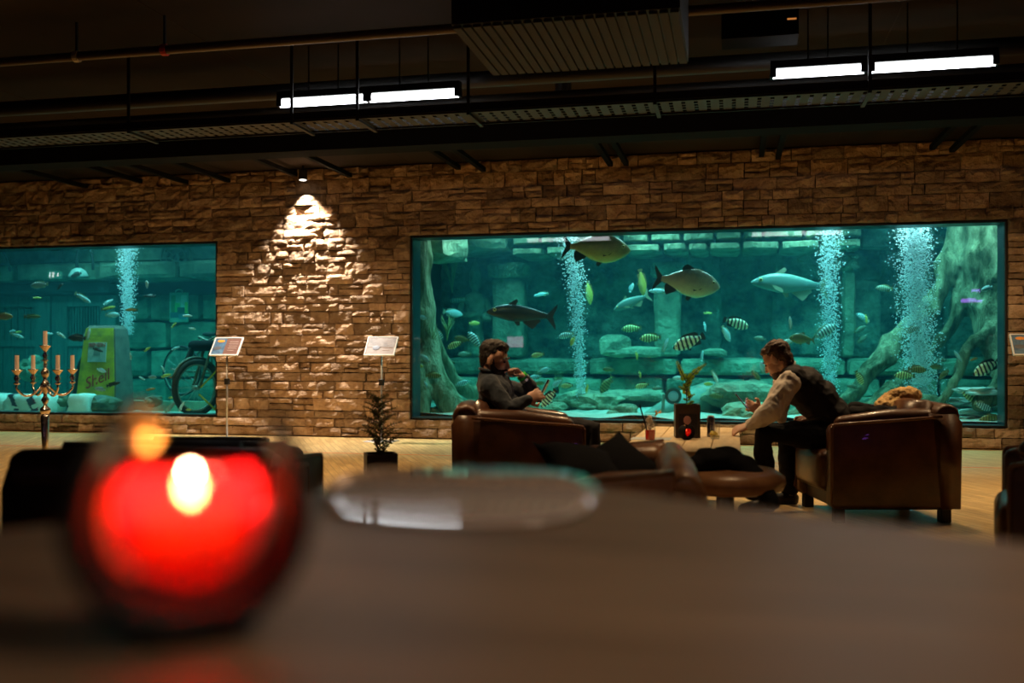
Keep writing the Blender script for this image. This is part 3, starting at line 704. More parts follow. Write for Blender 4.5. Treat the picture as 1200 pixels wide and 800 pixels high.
for k in range(7): 
    a = k*1.1; q = b0.lerp(tp,.35+.1*k); fern(bl, bs, q, q+Vector((.055*cos(a),.055*sin(a),.03)), 6, .026, .1, .7, k+5)
fern(bl, bs, tp, W(793,423,6.7), 12, .035, -.05, .6, 2); fern(bl, bs, tp, W(828,426,6.7), 14, .035, .12, .6, 3); fern(bl, bs, b0.lerp(tp,.6), W(809,444,6.75), 9, .03, .1, .6, 4)
fern(bl, bs, b0, W(813,470,6.75), 8, .03, .3, .6, 8)
obj('fern_leaves', bl, m_leaf, t, world=True); obj('fern_stem', bs, m_stem, t, world=True)
# small candle globe in front of it
m_wax = bpy.data.materials.new('glowing_wax'); m_wax.use_nodes = True
def _wax():
    nt = m_wax.node_tree; nt.nodes.clear(); A = nt.nodes.new; tl = A('ShaderNodeBsdfTranslucent'); tl.inputs[0].default_value = (.95,.5,.25,1); df = A('ShaderNodeBsdfDiffuse'); df.inputs[0].default_value = (.85,.4,.2,1)
    m = A('ShaderNodeMixShader'); m.inputs[0].default_value = .10; o = A('ShaderNodeOutputMaterial'); nt.links.new(tl.outputs[0],m.inputs[1]); nt.links.new(df.outputs[0],m.inputs[2]); nt.links.new(m.outputs[0],o.inputs[0])
_wax()
m_ceramic = mat('black_ceramic', (.006,.005,.005), .7, spec=.15)
def globe_candle(loc, R, rz, label, lit, glass_m, group):
    t = thing('candle_holder', label, 'candle holder', loc, rz, group)
    cz = R*1.0; bm = B(); A0, A1 = radians(40), radians(360-30); n = 40; rings = []
    for i in range(n+1):
        a = A0+(A1-A0)*i/n; f = min(i/n, 1-i/n); k = min(1, f/.12)**.6; rc = R*(.835+(.22 if i < n/2 else .10)*(1-k)**.8)
        th_, dp = R*.165*(.40+.60*k), R*.66*(.35+.65*k)
        c_ = Vector((sin(a)*rc, 0, cz+cos(a)*rc)); rad = Vector((sin(a),0,cos(a)))
        rings.append([bm.verts.new(c_ + rad*th_*cos(q) + Vector((0,1,0))*dp*sin(q)) for q in [2*pi*j/16 for j in range(16)]])
    for r0, r1 in zip(rings, rings[1:]):
        for j in range(16): bm.faces.new((r0[j],r0[(j+1)%16],r1[(j+1)%16],r1[j]))
    bm.faces.new(rings[0]); bm.faces.new(rings[-1][::-1])
    sh = obj('shell', bm, m_ceramic, t, smooth=True)
    bm = B(); lathe(bm, [(R*.42,0),(R*.42,R*.05),(R*.30,R*.13)], 24); obj('foot', bm, m_ceramic, t, smooth=False)
    bm = B(); prev = None            # orange band: flame glow on the inner face put into colour
    for i in range(25):
        a = radians(330-110*i/24); rc = R*.655; w = R*.34*(min(1,min(i,24-i)/5)*.75+.25)
        cur = [bm.verts.new((sin(a)*rc, y, cz+cos(a)*rc)) for y in (-w,0,w)]
        if prev:
            for j in range(2): bm.faces.new((prev[j],prev[j+1],cur[j+1],cur[j]))
        prev = cur
    l_ = obj('flame_glow_lining', bm, mat('flame_glow_lining', (.9,.36,.08), .38, metal=.5), sh, smooth=True)
    bm = B(); ellip(bm, (-R*.40,R*.02,cz+R*.70), (R*.17,R*.20,R*.18)); obj('flame_glow_tip', bm, l_.data.materials[0], sh, smooth=True)  # orange lump standing in for the flame-lit glow of the ring tip
    g = R*.60; prof = [(g*cos(a), cz+g*sin(a)) for a in [radians(d) for d in (-88,-70,-50,-30,-10,10,25,38)]]
    bm = B(); lathe(bm, prof, 32, cap=False); cup = obj('glass_cup', bm, glass_m, t, smooth=True)
    bm = B(); lathe(bm, [(.0005,cz-g*.52),(g*.60,cz-g*.50),(g*.64,cz-g*.40),(g*.64,cz+g*.10),(g*.58,cz+g*.10),(g*.56,cz-g*.36),(.0005,cz-g*.40)], 28, cap=False); obj('wax', bm, m_wax, t, smooth=True)
    bm = B(); tube(bm, [(0,0,cz-g*.15),(0,0,cz+g*.12)], R*.012, 6); obj('wick', bm, m_black, t)
    if lit:
        bm = B(); f0 = cz+g*.14; lathe(bm, [(R*.015,f0),(R*.055,f0+R*.04),(R*.075,f0+R*.12),(R*.06,f0+R*.18),(R*.03,f0+R*.23),(R*.006,f0+R*.27)], 16); obj('flame', bm, emis('flame', (1.0,.66,.30), 380 if lit > .1 else 8), t, smooth=True)
        light('POINT', 'candle_lamp', Vector(loc)+Vector((0,0,cz+g*.12)), lit, (1.0,.52,.20), shadow_soft_size=R*.06)
    return t
def redglass(name, tint, body, f_t):
    m = bpy.data.materials.new(name); m.use_nodes = True; nt = m.node_tree; nt.nodes.clear(); A = nt.nodes.new
    tr_ = A('ShaderNodeBsdfTransparent'); tr_.inputs[0].default_value = (*tint,1); tl = A('ShaderNodeBsdfTranslucent'); tl.inputs[0].default_value = (*body,1)
    gl = A('ShaderNodeBsdfGlossy'); gl.inputs['Roughness'].default_value = .08; m1 = A('ShaderNodeMixShader'); m1.inputs[0].default_value = f_t
    m2 = A('ShaderNodeMixShader'); m2.inputs[0].default_value = .05; o = A('ShaderNodeOutputMaterial')
    nt.links.new(tl.outputs[0], m1.inputs[1]); nt.links.new(tr_.outputs[0], m1.inputs[2]); nt.links.new(m1.outputs[0], m2.inputs[1]); nt.links.new(gl.outputs[0], m2.inputs[2]); nt.links.new(m2.outputs[0], o.inputs[0])
    return m
m_redglass = redglass('red_glass', (.92,.14,.08), (.95,.012,.022), .42)
p = WZ(804.5,515,TZ_); globe_candle(p, .052, TH+radians(35), 'small dark globe candle holder on the coffee table before the planter', .006, m_redglass, 'globe candle holders')
# plant on a low dark side table
p = WZ(446,561,.36); c = Vector((p.x,p.y,0))
t = thing('side_table', 'low dark round side table under the potted fern', 'table', c)
bm = B(); lathe(bm, [(.01,.33),(.23,.33),(.235,.345),(.235,.36),(.01,.3601)], 32); obj('table_top', bm, m_black, t)
bm = B(); lathe(bm, [(.18,0),(.18,.015),(.03,.03),(.03,.33)], 20); obj('pedestal', bm, m_black, t)
p = Vector((c.x,c.y,.361)); tt = p.dot(FWD)
t = thing('potted_fern', 'feathery green fern in a square dark pot on the low side table', 'plant', p, TH+.25)
bm = B(); h = .092
for lo, hi in (((-h,-h,0),(h,-h+.012,.155)),((-h,h-.012,0),(h,h,.155)),((-h,-h+.012,0),(-h+.012,h-.012,.155)),((h-.012,-h+.012,0),(h,h-.012,.155)),((-h+.01,-h+.01,0),(h-.01,h-.01,.012))): box(bm, lo, hi)
obj('pot', bm, m_wooddark, t); obj('soil', mbox((-h+.013,-h+.013,.11),(h-.013,h-.013,.135)), MATS['soil'], t)
bl, bs = B(), B(); b0 = p+Vector((0,0,.135))
m_fern2 = mat('dark_fern_leaf', (.07,.11,.025), .5, col2=(.16,.18,.04), nsc=20); translucent_leaf(m_fern2, (.14,.18,.03), .35)
fern(bl, bs, b0, W(443,464,tt), 16, .05, 0, .3, 11)
for k in range(26):
    f = .15+.8*(k/25); q = b0.lerp(W(443,464,tt), f); a = k*2.4; L_ = .16*(1-.65*f)+.02
    fern(bl, bs, q, q+Vector((L_*cos(a),L_*sin(a),L_*.45)), 8, .03, .15, .35, k+20)
for px, py in ((424,497),(477,506),(433,505),(462,500)): fern(bl, bs, b0, W(px,py,tt), 12, .03, .35, .35, px)
obj('fern_leaves', bl, m_fern2, t, world=True); obj('fern_stem', bs, m_stem, t, world=True)
# candelabrum
c = WZ(53,566,0); t = thing('candelabrum', 'tall silver five-armed candelabrum standing on the floor at left', 'candelabrum', (c.x,c.y,0), TH)
bm = B(); lathe(bm, [(.115,0),(.115,.008),(.07,.02),(.03,.045),(.018,.07),(.018,.09)], 24); obj('foot', bm, m_chrome, t, smooth=True)
bm = B(); lathe(bm, [(.019,.09),(.026,.30),(.037,.575),(.030,.59)], 20); obj('column', bm, m_chrome, t, smooth=True)
bm = B(); lathe(bm, [(.025,.59),(.045,.625),(.042,.645),(.016,.67),(.014,.685),(.034,.72),(.016,.75),(.014,.78),(.036,.82),(.042,.85),(.022,.885),(.014,.90),(.030,.935),(.036,.96),(.020,.985),(.012,1.0),(.018,1.03),(.010,1.05),(.032,1.062),(.010,1.075),(.024,1.105),(.010,1.13),(.018,1.15),(.046,1.185),(.048,1.192),(.02,1.19)], 24); obj('stem', bm, m_chrome, t, smooth=True)
def candle(par, x, y, z0, z1):
    bm = B(); tube(bm, [(x,y,z0),(x,y,z1)], .0175, 12); k = obj('candle', bm, m_candle, par, smooth=False)
    bm = B(); tube(bm, [(x,y,z1),(x+.001,y,z1+.012)], .002, 5); obj('wick', bm, m_black, k)
candle(t, 0, 0, 1.19, 1.315)
for k in range(4):
    a = radians(49+90*k+180); ux, uy = cos(a), sin(a); R_ = .238
    bm = B(); tube(bm, smooth_pts([(ux*.03,uy*.03,.84),(ux*.07,uy*.07,.80),(ux*.12,uy*.12,.765),(ux*.18,uy*.18,.765),(ux*R_,uy*R_,.82),(ux*R_,uy*R_,.86)],4), .0095, 8)
    ar = obj('arm', bm, m_chrome, t, smooth=True)
    bm = B(); lathe(bm, [(.01,.855),(.030,.868),(.010,.88),(.026,.91),(.012,.935),(.02,.95),(.043,.978),(.045,.985),(.018,.982)], 18, (ux*R_,uy*R_,0)); obj('cup', bm, m_chrome, ar, smooth=True)
    candle(t, ux*R_, uy*R_, .982, 1.107)
# information stands
m_print = mat('print_grey', (.34,.29,.27), .5); m_print2 = mat('print_paper', (.28,.24,.23), .5, col2=(.38,.33,.31), nsc=8)
m_blue = mat('print_blue', (.03,.08,.16), .5, col2=(.10,.22,.34), nsc=14); m_orange = mat('print_orange', (.75,.28,.03), .5); m_dim = mat('print_brown', (.17,.085,.07), .5); m_text = mat('print_text', (.42,.32,.29), .6)
def info_stand(px, label, kind):
    p = WY(px,417,12.15); t = thing('info_stand', label, 'information stand', (p.x,p.y,0), 0, 'aquarium information stands')
    obj('base_plate', rbox((-.19,-.15,0),(.19,.15,.010),.003,1), m_steel, t)
    bm = B(); tube(bm, [(0,0,.01),(0,0,1.16)], .0125, 10); obj('post', bm, m_steel, t, smooth=True)
    obj('clamp', rbox((-.028,-.028,.72),(.028,.028,.80),.004,1), m_black, t)
    Mx = Matrix.Translation((0,-.01,1.225)) @ Matrix.Rotation(radians(-36),4,'X')
    w, h = .205, .148
    bm = B()
    for lo, hi in (((-w,-.012,-h),(w,.012,-h+.014)),((-w,-.012,h-.014),(w,.012,h)),((-w,-.012,-h+.014),(-w+.014,.012,h-.014)),((w-.014,-.012,-h+.014),(w,.012,h-.014))): box(bm, lo, hi, Mx)
    fr = obj('panel_frame', bm, m_white, t)
    pan = obj('panel', mbox((-w+.014,-.006,-h+.014),(w-.014,.008,h-.014), Mx), m_dim if kind else m_print2, t)
    def q(nm, x0, z0, x1, z1, m): obj(nm, mbox((x0,-.0085,z0),(x1,-.0062,z1), Mx), m, pan)
    if kind:
        q('printed_picture', -w+.016, -h+.016, -.02, h-.016, m_blue)
        bm = B(); ellip(bm, (0,0,0), (.055,.002,.022), u=12, v=6); bm.transform(Mx @ Matrix.Translation((-.10,-.0095,.085))); obj('printed_fish', bm, m_orange, pan)
        bm = B(); ellip(bm, (0,0,0), (.06,.002,.03), u=12, v=6); bm.transform(Mx @ Matrix.Translation((-.12,-.0095,-.03))); obj('printed_fish', bm, mat('print_slate', (.09,.10,.12), .5), pan)
    else:
        q('printed_picture', -w+.02, -.02, w-.02, h-.02, mat('print_mist', (.36,.33,.33), .5, col2=(.16,.15,.16), nsc=9))
        bm = B(); ellip(bm, (0,0,0), (.05,.002,.032), u=12, v=6); bm.transform(Mx @ Matrix.Translation((-.06,-.0095,-.03))); obj('printed_fish', bm, mat('print_fish', (.20,.24,.33), .5), pan)
    for k in range(5): q('text_line', .03, .07-.035*k, .03+random.uniform(.09,.14), .078-.035*k, m_text)
info_stand(266, 'information panel on a thin post beside the left aquarium', 1)
info_stand(447, 'pale information panel on a thin post behind the potted fern', 0)
info_stand(1208, 'information panel at the right edge beyond the big aquarium', 1)

# ================================================================== foreground table and candle
tz = CAMZ-.166
m_table = mat('table_wood', (.075,.046,.027), .42, spec=.45, col2=(.145,.092,.056), nsc=2.5, stretch=(1,14,1), bump=(30,.06,.002))
corner = FWD*1.415 - RGT*.045; e1 = (RGT*.495-FWD*.525).normalized(); e2 = (-RGT*.463-FWD*.49).normalized()
t = thing('bar_table', 'dark wooden high table filling the foreground under the candle', 'table', (corner.x+(e1.x+e2.x)*.55,corner.y+(e1.y+e2.y)*.55,0))
L1, L2, rc = 1.15, 1.15, .10
pts = []
for (cx,cy), a0 in (((rc,rc),180),((L1-rc,rc),270),((L1-rc,L2-rc),0),((rc,L2-rc),90)):
    for k in range(9):
        a = radians(a0+90*k/8); q = corner + e1*(cx+rc*cos(a)) + e2*(cy+rc*sin(a)); pts.append((q.x,q.y))
bm = B(); v0 = [bm.verts.new((x,y,tz-.045)) for x,y in pts]; v1 = [bm.verts.new((x,y,tz)) for x,y in pts]; bm.faces.new(v0[::-1]); bm.faces.new(v1)
for i in range(len(pts)): j = (i+1)%len(pts); bm.faces.new((v0[i],v0[j],v1[j],v1[i]))
obj('table_top', bm, m_table, t, world=True, bevel=.006, seg=2)
q = corner+(e1+e2)*.55; bm = B(); lathe(bm, [(.28,0),(.28,.02),(.05,.04),(.045,tz-.046)], 24, (q.x,q.y,0)); obj('pedestal', bm, m_black, t, world=True)
# glossy laminated card curling up on the far corner
def cardz(v):
    a = min(v,.12); z = .068*a+.030*a*a
    if v > .12: b = v-.12; z += .0752*b-.20*b*b
    return z
m_card = mat('glossy_card', (.34,.28,.25), .06, spec=.6, coat=.8)
bm = B(); g = []; nx, ny = 14, 36
ca, cb = W(372,600,1.17), W(690,586,1.17)
cen = FWD*1.15 + RGT*(-.06)
for j in range(ny+1):
    row = []
    for i in range(nx+1):
        a_, b_ = i/nx*2-1, j/ny*2-1; a_, b_ = a_*sqrt(1-.42*b_*b_), b_*sqrt(1-.42*a_*a_)
        u = a_*.158; v = b_*.185
        q = cen + RGT*u + FWD*(v-u*.10)
        row.append(bm.verts.new((q.x,q.y,tz+.0035+cardz(v+.185))))
    g.append(row)
for j in range(ny):
    for i in range(nx): bm.faces.new((g[j][i],g[j][i+1],g[j+1][i+1],g[j+1][i]))
r = bmesh.ops.extrude_face_region(bm, geom=bm.faces[:])
for v in r['geom']:
    if isinstance(v, bmesh.types.BMVert): v.co.z -= .0012
tag(obj('placemat', bm, m_card, smooth=True), 'glossy rounded placemat curling up on the far corner of the foreground table', 'placemat')
p = W(223,740,.6); p = Vector((p.x,p.y,tz)); 
globe_candle(p, .0725, TH+atan2(-(223-600)/1167,1)*1.0, 'large blurred black candle holder with burning red candle, on the foreground table', .135, m_redglass, 'globe candle holders')
# ================================================================== right aquarium: roots, rocks, bubbles
def root(name, label, cat, paths, m, group=None, amp=.05):
    """a knotted root: every path is a tapering limb; limbs are fused into one trunk"""
    bm = B()
    for pts, rad in paths:
        P_ = [WY(*p) for p in pts]; P_ = smooth_pts(P_,4); R_ = smooth_vals(rad,4)
        tube(bm, P_, R_, 9, round_=True)
    me = remesh(bm, .035, 1, name)
    for v in me.vertices:
        v.co += noise.noise_vector(v.co*2.6)*amp + noise.noise_vector(Vector((v.co.x*9,v.co.y*9,v.co.z*3)))*amp*.45
    o = obj(name, me, m); tag(o, label, cat, group); return o
root('tree_root', 'mossy tree trunk with spreading root at the left end of the right aquarium', 'tree root', [
    ([(491,262,14.0),(494,330,14.0),(496,390,14.0),(506,430,13.9),(525,468,13.8),(548,492,13.7)], [.16,.17,.19,.20,.19,.16]),
    ([(500,300,14.1),(507,372,14.1),(520,420,14.3),(545,455,14.6),(585,463,15.0),(640,470,15.2)], [.05,.06,.08,.10,.12,.10]),
    ([(490,420,13.8),(493,470,13.6),(492,496,13.5)], [.12,.15,.12])], m_root)
root('tree_root', 'great mossy tree with roots sweeping down at the right end of the right aquarium', 'tree root', [
    ([(1160,240,15.2),(1158,300,15.0),(1160,350,14.8),(1168,400,14.5),(1172,440,14.2)], [.42,.40,.34,.24,.14]),
    ([(1128,240,15.2),(1108,315,15.0),(1098,345,14.9),(1075,375,14.8),(1040,412,14.7),(1008,452,14.6),(980,480,14.5)], [.20,.13,.13,.14,.15,.12,.09]),
    ([(1145,270,15.1),(1120,370,14.9),(1095,405,14.8),(1060,445,14.6),(1035,470,14.4),(1012,490,14.3)], [.20,.10,.08,.12,.16,.16]),
    ([(1165,380,14.4),(1140,405,14.3),(1122,432,14.2),(1108,462,14.1),(1100,482,14.0)], [.09,.08,.07,.06,.05]),
    ([(1170,420,14.0),(1172,450,13.8),(1150,475,13.7)], [.12,.14,.09]),
    ([(1150,250,15.2),(1142,320,15.1),(1135,350,15.1)], [.12,.07,.03])], m_bark, amp=.09)
m_slab = mat('grey_slab', (.45,.48,.42), .85, col2=(.62,.64,.55), nsc=4, bump=(8,.8,.03), rnd=.2)
def boulder(px, py, Y, r, label, seed, m=None, boxy=.45, group='aquarium rocks', name='boulder'):
    p = WY(px,py,Y); bm = B(); rock(bm, (0,0,0), r, seed, 3, .30, boxy); o = obj(name, bm, m or m_rockd, smooth=False); o.location = p; o.rotation_euler = (0,0,seed*.7)
    shade(o.data, False); tag(o, label, 'rock', group); return o
boulder(868,462,14.7,(.62,.40,.20),'broad dark rock on the aquarium floor behind the fern planter',1)
boulder(876,482,14.1,(.60,.35,.14),'flat dark rock below the broad one, behind the tumbler',2)
boulder(690,470,15.0,(.72,.40,.17),'long pale mound of rock left of the bubbles on the aquarium floor',3)
boulder(640,478,14.6,(.42,.3,.12),'low rock on the sand right of the bearded man',4)
boulder(748,463,15.2,(.50,.3,.10),'flat pale rock at the back above the cocktail glass',5)
boulder(1068,478,14.2,(.40,.35,.22),'round mossy rock behind the armchair with the furry bag',6, m_root)
boulder(885,488,13.6,(.35,.25,.12),'greenish rock against the pane right of the tumbler',7, m_root)
for k,(px,py,w,lb) in enumerate(((1128,470,.34,'grey slab at the back of the slab pile in the right corner of the aquarium'),(1140,482,.40,'wide grey slab in the middle of the slab pile in the right corner'),(1118,490,.30,'grey slab at the front left of the slab pile in the right corner'),(1160,472,.26,'grey slab at the right end of the slab pile beside the pane'),(1150,458,.30,'uppermost grey slab of the pile in the right corner'))):
    boulder(px,py,14.4-.15*k,(w,.24,.055),lb,10+k,m_slab,.9,'grey slabs','stone_slab')
for k,(px,py,s) in enumerate(((596,480,.14),(720,486,.10),(735,480,.13),(784,490,.11),(812,486,.10),(905,492,.13),(940,486,.16),(675,489,.10),(512,484,.15),(1090,492,.11))):
    boulder(px,py,13.9,(s*1.2,s,s*.7),('small stone on the aquarium sand at the bearded man\'s chest','small stone on the sand left of the cocktail glass','pale stone on the sand just left of the straw','stone on the sand between cocktail and planter','stone on the sand directly behind the planter','small stone on the sand left of the bent man\'s phone hand','stone on the sand hidden partly by the bent man','small stone on the sand above the sofa\'s left end','stone on the sand at the foot of the left tree root','small stone on the sand left of the slab pile')[k],20+k,None,.3,'small aquarium stones')
# fallen curved branch
bm = B(); tube(bm, smooth_pts([WY(650,470,14.6),WY(690,476,14.4),WY(725,480,14.2),WY(748,487,14.0),WY(762,497,13.8)],4), smooth_vals([.035,.05,.05,.05,.04],4), 8, round_=True)
tag(obj('branch', bm, m_root, smooth=True), 'curved fallen branch on the sand left of the cocktail glass', 'branch')
# sunken boat nose with a porthole
p = WY(800,478,14.3); t = thing('sunken_cone', 'greenish sunken hull nose with a round porthole, behind the planter', 'wreck', p)
m_hull = mat('verdigris_metal', (.10,.17,.12), .6, col2=(.26,.33,.24), nsc=5, bump=(14,.4,.02))
bm = B(); a, b, r = WY(748,492,14.0), WY(835,466,14.9), .40; tube(bm, smooth_pts([a, a.lerp(b,.3), a.lerp(b,.65), b],3), smooth_vals([.02,.15,.24,.26],3), 16); obj('hull', bm, m_hull, t, world=True, smooth=True)
q = WY(789,464,14.02); d = (Vector((0,0,CAMZ))-q); d.normalize()
bm = B(); lathe(bm, [(.10,-.14),(.115,-.02),(.115,.03),(.075,.03),(.075,-.02)], 20); bm.transform(Matrix.Translation(q) @ d.to_track_quat('Z','Y').to_matrix().to_4x4()); obj('porthole_ring', bm, mat('porthole_bronze', (.04,.06,.05), .5), t, world=True)
bm = B(); lathe(bm, [(.0,-.01),(.074,-.01),(.074,.0),(.0,.0)], 20); bm.transform(Matrix.Translation(q) @ d.to_track_quat('Z','Y').to_matrix().to_4x4()); obj('porthole_glass', bm, mat('porthole_blue', (.40,.62,.72), .15), t, world=True)
bm = B(); tube(bm, [WY(778,462,14.0),WY(776,490,13.95)], .022, 8); obj('strut', bm, m_hull, t, world=True)
# statue
p = WY(557,425,16.45); p.z = 1.09; t = thing('statue', 'dim stone statue with a pointed crown standing in the dark recess', 'statue', p)
bm = B(); lathe(bm, [(.20,0),(.22,.1),(.15,.3),(.13,.55),(.17,.75),(.20,.95),(.16,1.05),(.06,1.10),(.055,1.14),(.10,1.2),(.115,1.29),(.10,1.37),(.11,1.39),(.08,1.48),(.045,1.58),(.0,1.70)], 18); obj('figure', bm, m_rockd, t, smooth=True)
bm = B(); tube(bm, smooth_pts([(-.19,-.02,.97),(-.25,-.08,.78),(-.12,-.2,.70),(.05,-.22,.72)],3), .05, 8, round_=True); obj('arm', bm, m_rockd, t, smooth=True)
bm = B(); tube(bm, smooth_pts([(.19,-.02,.97),(.26,-.08,.78),(.20,-.22,.66),(.30,-.26,.63)],3), .05, 8, round_=True); obj('arm', bm, m_rockd, t, smooth=True)
# water plants
m_weed = mat('water_weed', (.20,.30,.10), .7, col2=(.35,.42,.18), nsc=6)
def weed(px, py, Y, h, n, label, seed):
    p = WY(px,py,Y); r = random.Random(seed); bm = B()
    for k in range(n):
        a = r.uniform(0,6.28); l = h*r.uniform(.6,1.1); s = .25*h
        tube(bm, smooth_pts([(0,0,-.05),(s*.4*cos(a),s*.4*sin(a),l*.5),(s*1.3*cos(a),s*1.3*sin(a),l)],3), smooth_vals([.012,.02,.002],3), 5, flat=.3)
    o = obj('water_plant', bm, m_weed, smooth=True); o.location = p; tag(o, label, 'plant', 'aquarium plants')
for k,(px,py,Y,h,lb) in enumerate(((530,340,16.2,.7,'tall grassy weed hanging before the dark recess beside the left root'),(524,395,14.3,.35,'small weed tuft growing on the left tree root'),(506,405,13.9,.3,'little fern-like tuft on the lower left tree root'),(700,478,14.4,.22,'small weed tuft on the sand left of the bubbles\' foot'),(655,455,14.9,.25,'weed tuft behind the bearded man\'s phone'),(1142,480,13.9,.25,'weed tuft on the slabs in the right corner'),(516,480,13.7,.25,'weed at the foot of the left tree root near the pane'))): weed(px,py,Y,h,14,lb,k)
# flood lamp at the surface
p = WY(1040,266,14.3); t = thing('flood_lamp', 'bright flood lamp at the water surface left of the broad bubbles', 'lamp', p)
obj('lamp_body', rbox((-.20,-.08,.03),(.20,.10,.14),.02,2), m_seal, t); obj('lamp_lens', mbox((-.18,-.085,.015),(.18,.06,.030)), emis('flood_lens', (.85,1,1), 14), t)
bm = B(); tube(bm, [(0,.02,.14),(0,.02,.9)], .012, 6); obj('cable', bm, m_seal, t)
# bubble curtains
m_bub = mat('air_bubble', (.92,.98,1.0), .15, spec=.8)
def bubbles(pts, wid, n, label, seed, r0=.0125):
    r = random.Random(seed); P_ = [WY(*p) for p in pts]; base = bmesh.new(); bmesh.ops.create_icosphere(base, subdivisions=1, radius=1)
    bv = [v.co.copy() for v in base.verts]; bf = [[v.index for v in f.verts] for f in base.faces]; base.free(); V=[]; F=[]
    for k in range(n):
        f = r.random(); i = min(int(f*(len(P_)-1)),len(P_)-2); g = f*(len(P_)-1)-i; c = P_[i].lerp(P_[i+1],g); w = wid[0]+(wid[1]-wid[0])*f
        c = c+Vector((r.gauss(0,w*.42),r.gauss(0,w*.35),0)); s = r0*r.uniform(.35,1.0)*(1.25 if r.random()<.06 else 1); o_ = len(V)
        V += [(c.x+v.x*s,c.y+v.y*s,c.z+v.z*s*.8) for v in bv]; F += [[o_+q for q in f_] for f_ in bf]
    me = bpy.data.meshes.new('bubble_curtain'); me.from_pydata(V,[],F); shade(me)
    tag(obj('bubble_curtain', me, m_bub), label, 'bubbles', kind='stuff')
bubbles([(682,478,14.6),(678,400,14.5),(674,330,14.4),(664,262,14.3)], (.07,.20), 3600, 'column of rising air bubbles left of centre in the right aquarium', 1)
bubbles([(972,470,14.9),(972,400,14.8),(971,330,14.7),(973,255,14.6)], (.12,.20), 4200, 'column of air bubbles above the bent man\'s back', 2)
bubbles([(1080,468,14.4),(1076,400,14.3),(1072,330,14.2),(1072,255,14.2)], (.25,.26), 9000, 'broad bright column of air bubbles before the right tree root', 3)
bubbles([(149,392,14.6),(150,350,14.6),(149,310,14.6),(150,275,14.6)], (.09,.20), 3600, 'column of air bubbles above the yellow petrol pump', 4, .013)

# ================================================================== left aquarium things
m_py = mat('pump_yellow', (.66,.48,.02), .55, col2=(.26,.22,.03), nsc=5, ndet=10, nmix=(.42,.72), bump=(12,.3,.01)); m_pr = mat('pump_rust', (.14,.12,.10), .8, col2=(.22,.18,.14), nsc=6)
m_enamel = mat('enamel_white', (.62,.62,.55), .5, col2=(.40,.42,.36), nsc=8); m_pred = mat('pump_red', (.50,.04,.02), .6); m_rub = mat('rubber_hose', (.02,.025,.02), .7)
pc = WY(123,480,14.3); pz = .17; t = thing('petrol_pump', 'old yellow petrol pump standing on the floor of the left aquarium', 'petrol pump', (pc.x,pc.y,pz))
wb, wt_, dp, ph = .365, .265, .50, 1.42
sec = [(0,wb,dp),(.5,wb*.95,dp*.98),(1.25,wt_*1.06,dp*.9),(1.36,wt_*1.0,dp*.86),(1.42,wt_*.86,dp*.74)]
bm = B(); rings = []
for z,w,d in sec: rings.append([bm.verts.new(v) for v in ((-w,-d*.5+.07*z,z),(w,-d*.5+.07*z,z),(w,d*.5,z),(-w,d*.5,z))])
for r0,r1 in zip(rings,rings[1:]):
    for k in range(4): bm.faces.new((r0[k],r0[(k+1)%4],r1[(k+1)%4],r1[k]))
bm.faces.new(rings[0][::-1]); bm.faces.new(rings[-1])
body = obj('pump_body', bm, m_pr, t, bevel=.035, seg=3, smooth=False)
def front_y(z): return -dp*.5+.07*z-(.0 if z<.5 else (z-.5)*(-.03))
bm = B(); rings = []
for z,w,d in sec[:4]:
    rings.append([bm.verts.new(v) for v in ((-w+.012,-d*.5+.07*z-.012,z+.02),(w-.03,-d*.5+.07*z-.012,z+.02))])
for r0,r1 in zip(rings,rings[1:]): bm.faces.new((r0[0],r0[1],r1[1],r1[0]))
r = bmesh.ops.extrude_face_region(bm, geom=bm.faces[:])
for v in r['geom']:
    if isinstance(v,bmesh.types.BMVert): v.co.y += .02
obj('front_panel', bm, m_py, t)
MF = Matrix.Rotation(radians(-6.6),4,'X')
def on_front(z): # plane of the front at height z
    f = z/1.25; return -(dp*(1-.1*f))*.5+.07*z-.014
Mp = Matrix.Translation((-.0,on_front(1.0)-.012,1.0)) @ MF
dl = obj('dial_panel', mbox((-.17,-.008,-.165),(.15,.02,.15),Mp), m_enamel, t)
obj('dial_picture', mbox((-.07,-.011,-.06),(.05,-.0085,.06),Mp), mat('dial_grey', (.20,.24,.22), .6), dl)
def text(name, s, size, M, m, parent, shear=0, ext=.003):
    c = bpy.data.curves.new(name,'FONT'); c.body = s; c.size = size; c.extrude = ext; c.align_x = 'CENTER'; c.align_y = 'CENTER'; c.shear = shear; c.resolution_u = 3
    o = bpy.data.objects.new(name,c); COL.objects.link(o); dg = bpy.context.evaluated_depsgraph_get(); me = bpy.data.meshes.new_from_object(o.evaluated_get(dg)); bpy.data.objects.remove(o); bpy.data.curves.remove(c)
    me.name = name; me.transform(M @ Matrix.Rotation(radians(90),4,'X')); me.materials.clear(); me.materials.append(m)
    return obj(name, me, None, parent)
text('lettering', 'BENZIN', .085, Mp @ Matrix.Translation((-.01,-.012,.105)), m_pred, dl)
Ms = Matrix.Translation((.0,on_front(.55)-.008,.55)) @ Matrix.Rotation(radians(-5),4,'X') @ Matrix.Rotation(radians(-22),4,'Y')
text('lettering', 'Shell', .25, Ms, m_pred, t, .35, .004)
bm = B(); tube(bm, smooth_pts([(-.30,-.05,1.0),(-.40,-.12,.75),(-.44,-.14,.4),(-.55,-.2,.12),(-.8,-.25,.06),(-1.0,-.1,.05)],5), .028, 8); obj('hose', bm, m_rub, t, smooth=True)
bm = B(); tube(bm, [(-.30,-.05,.98),(-.33,-.06,1.28)], [.03,.016], 8, round_=True); obj('nozzle', bm, m_enamel, t, smooth=True)
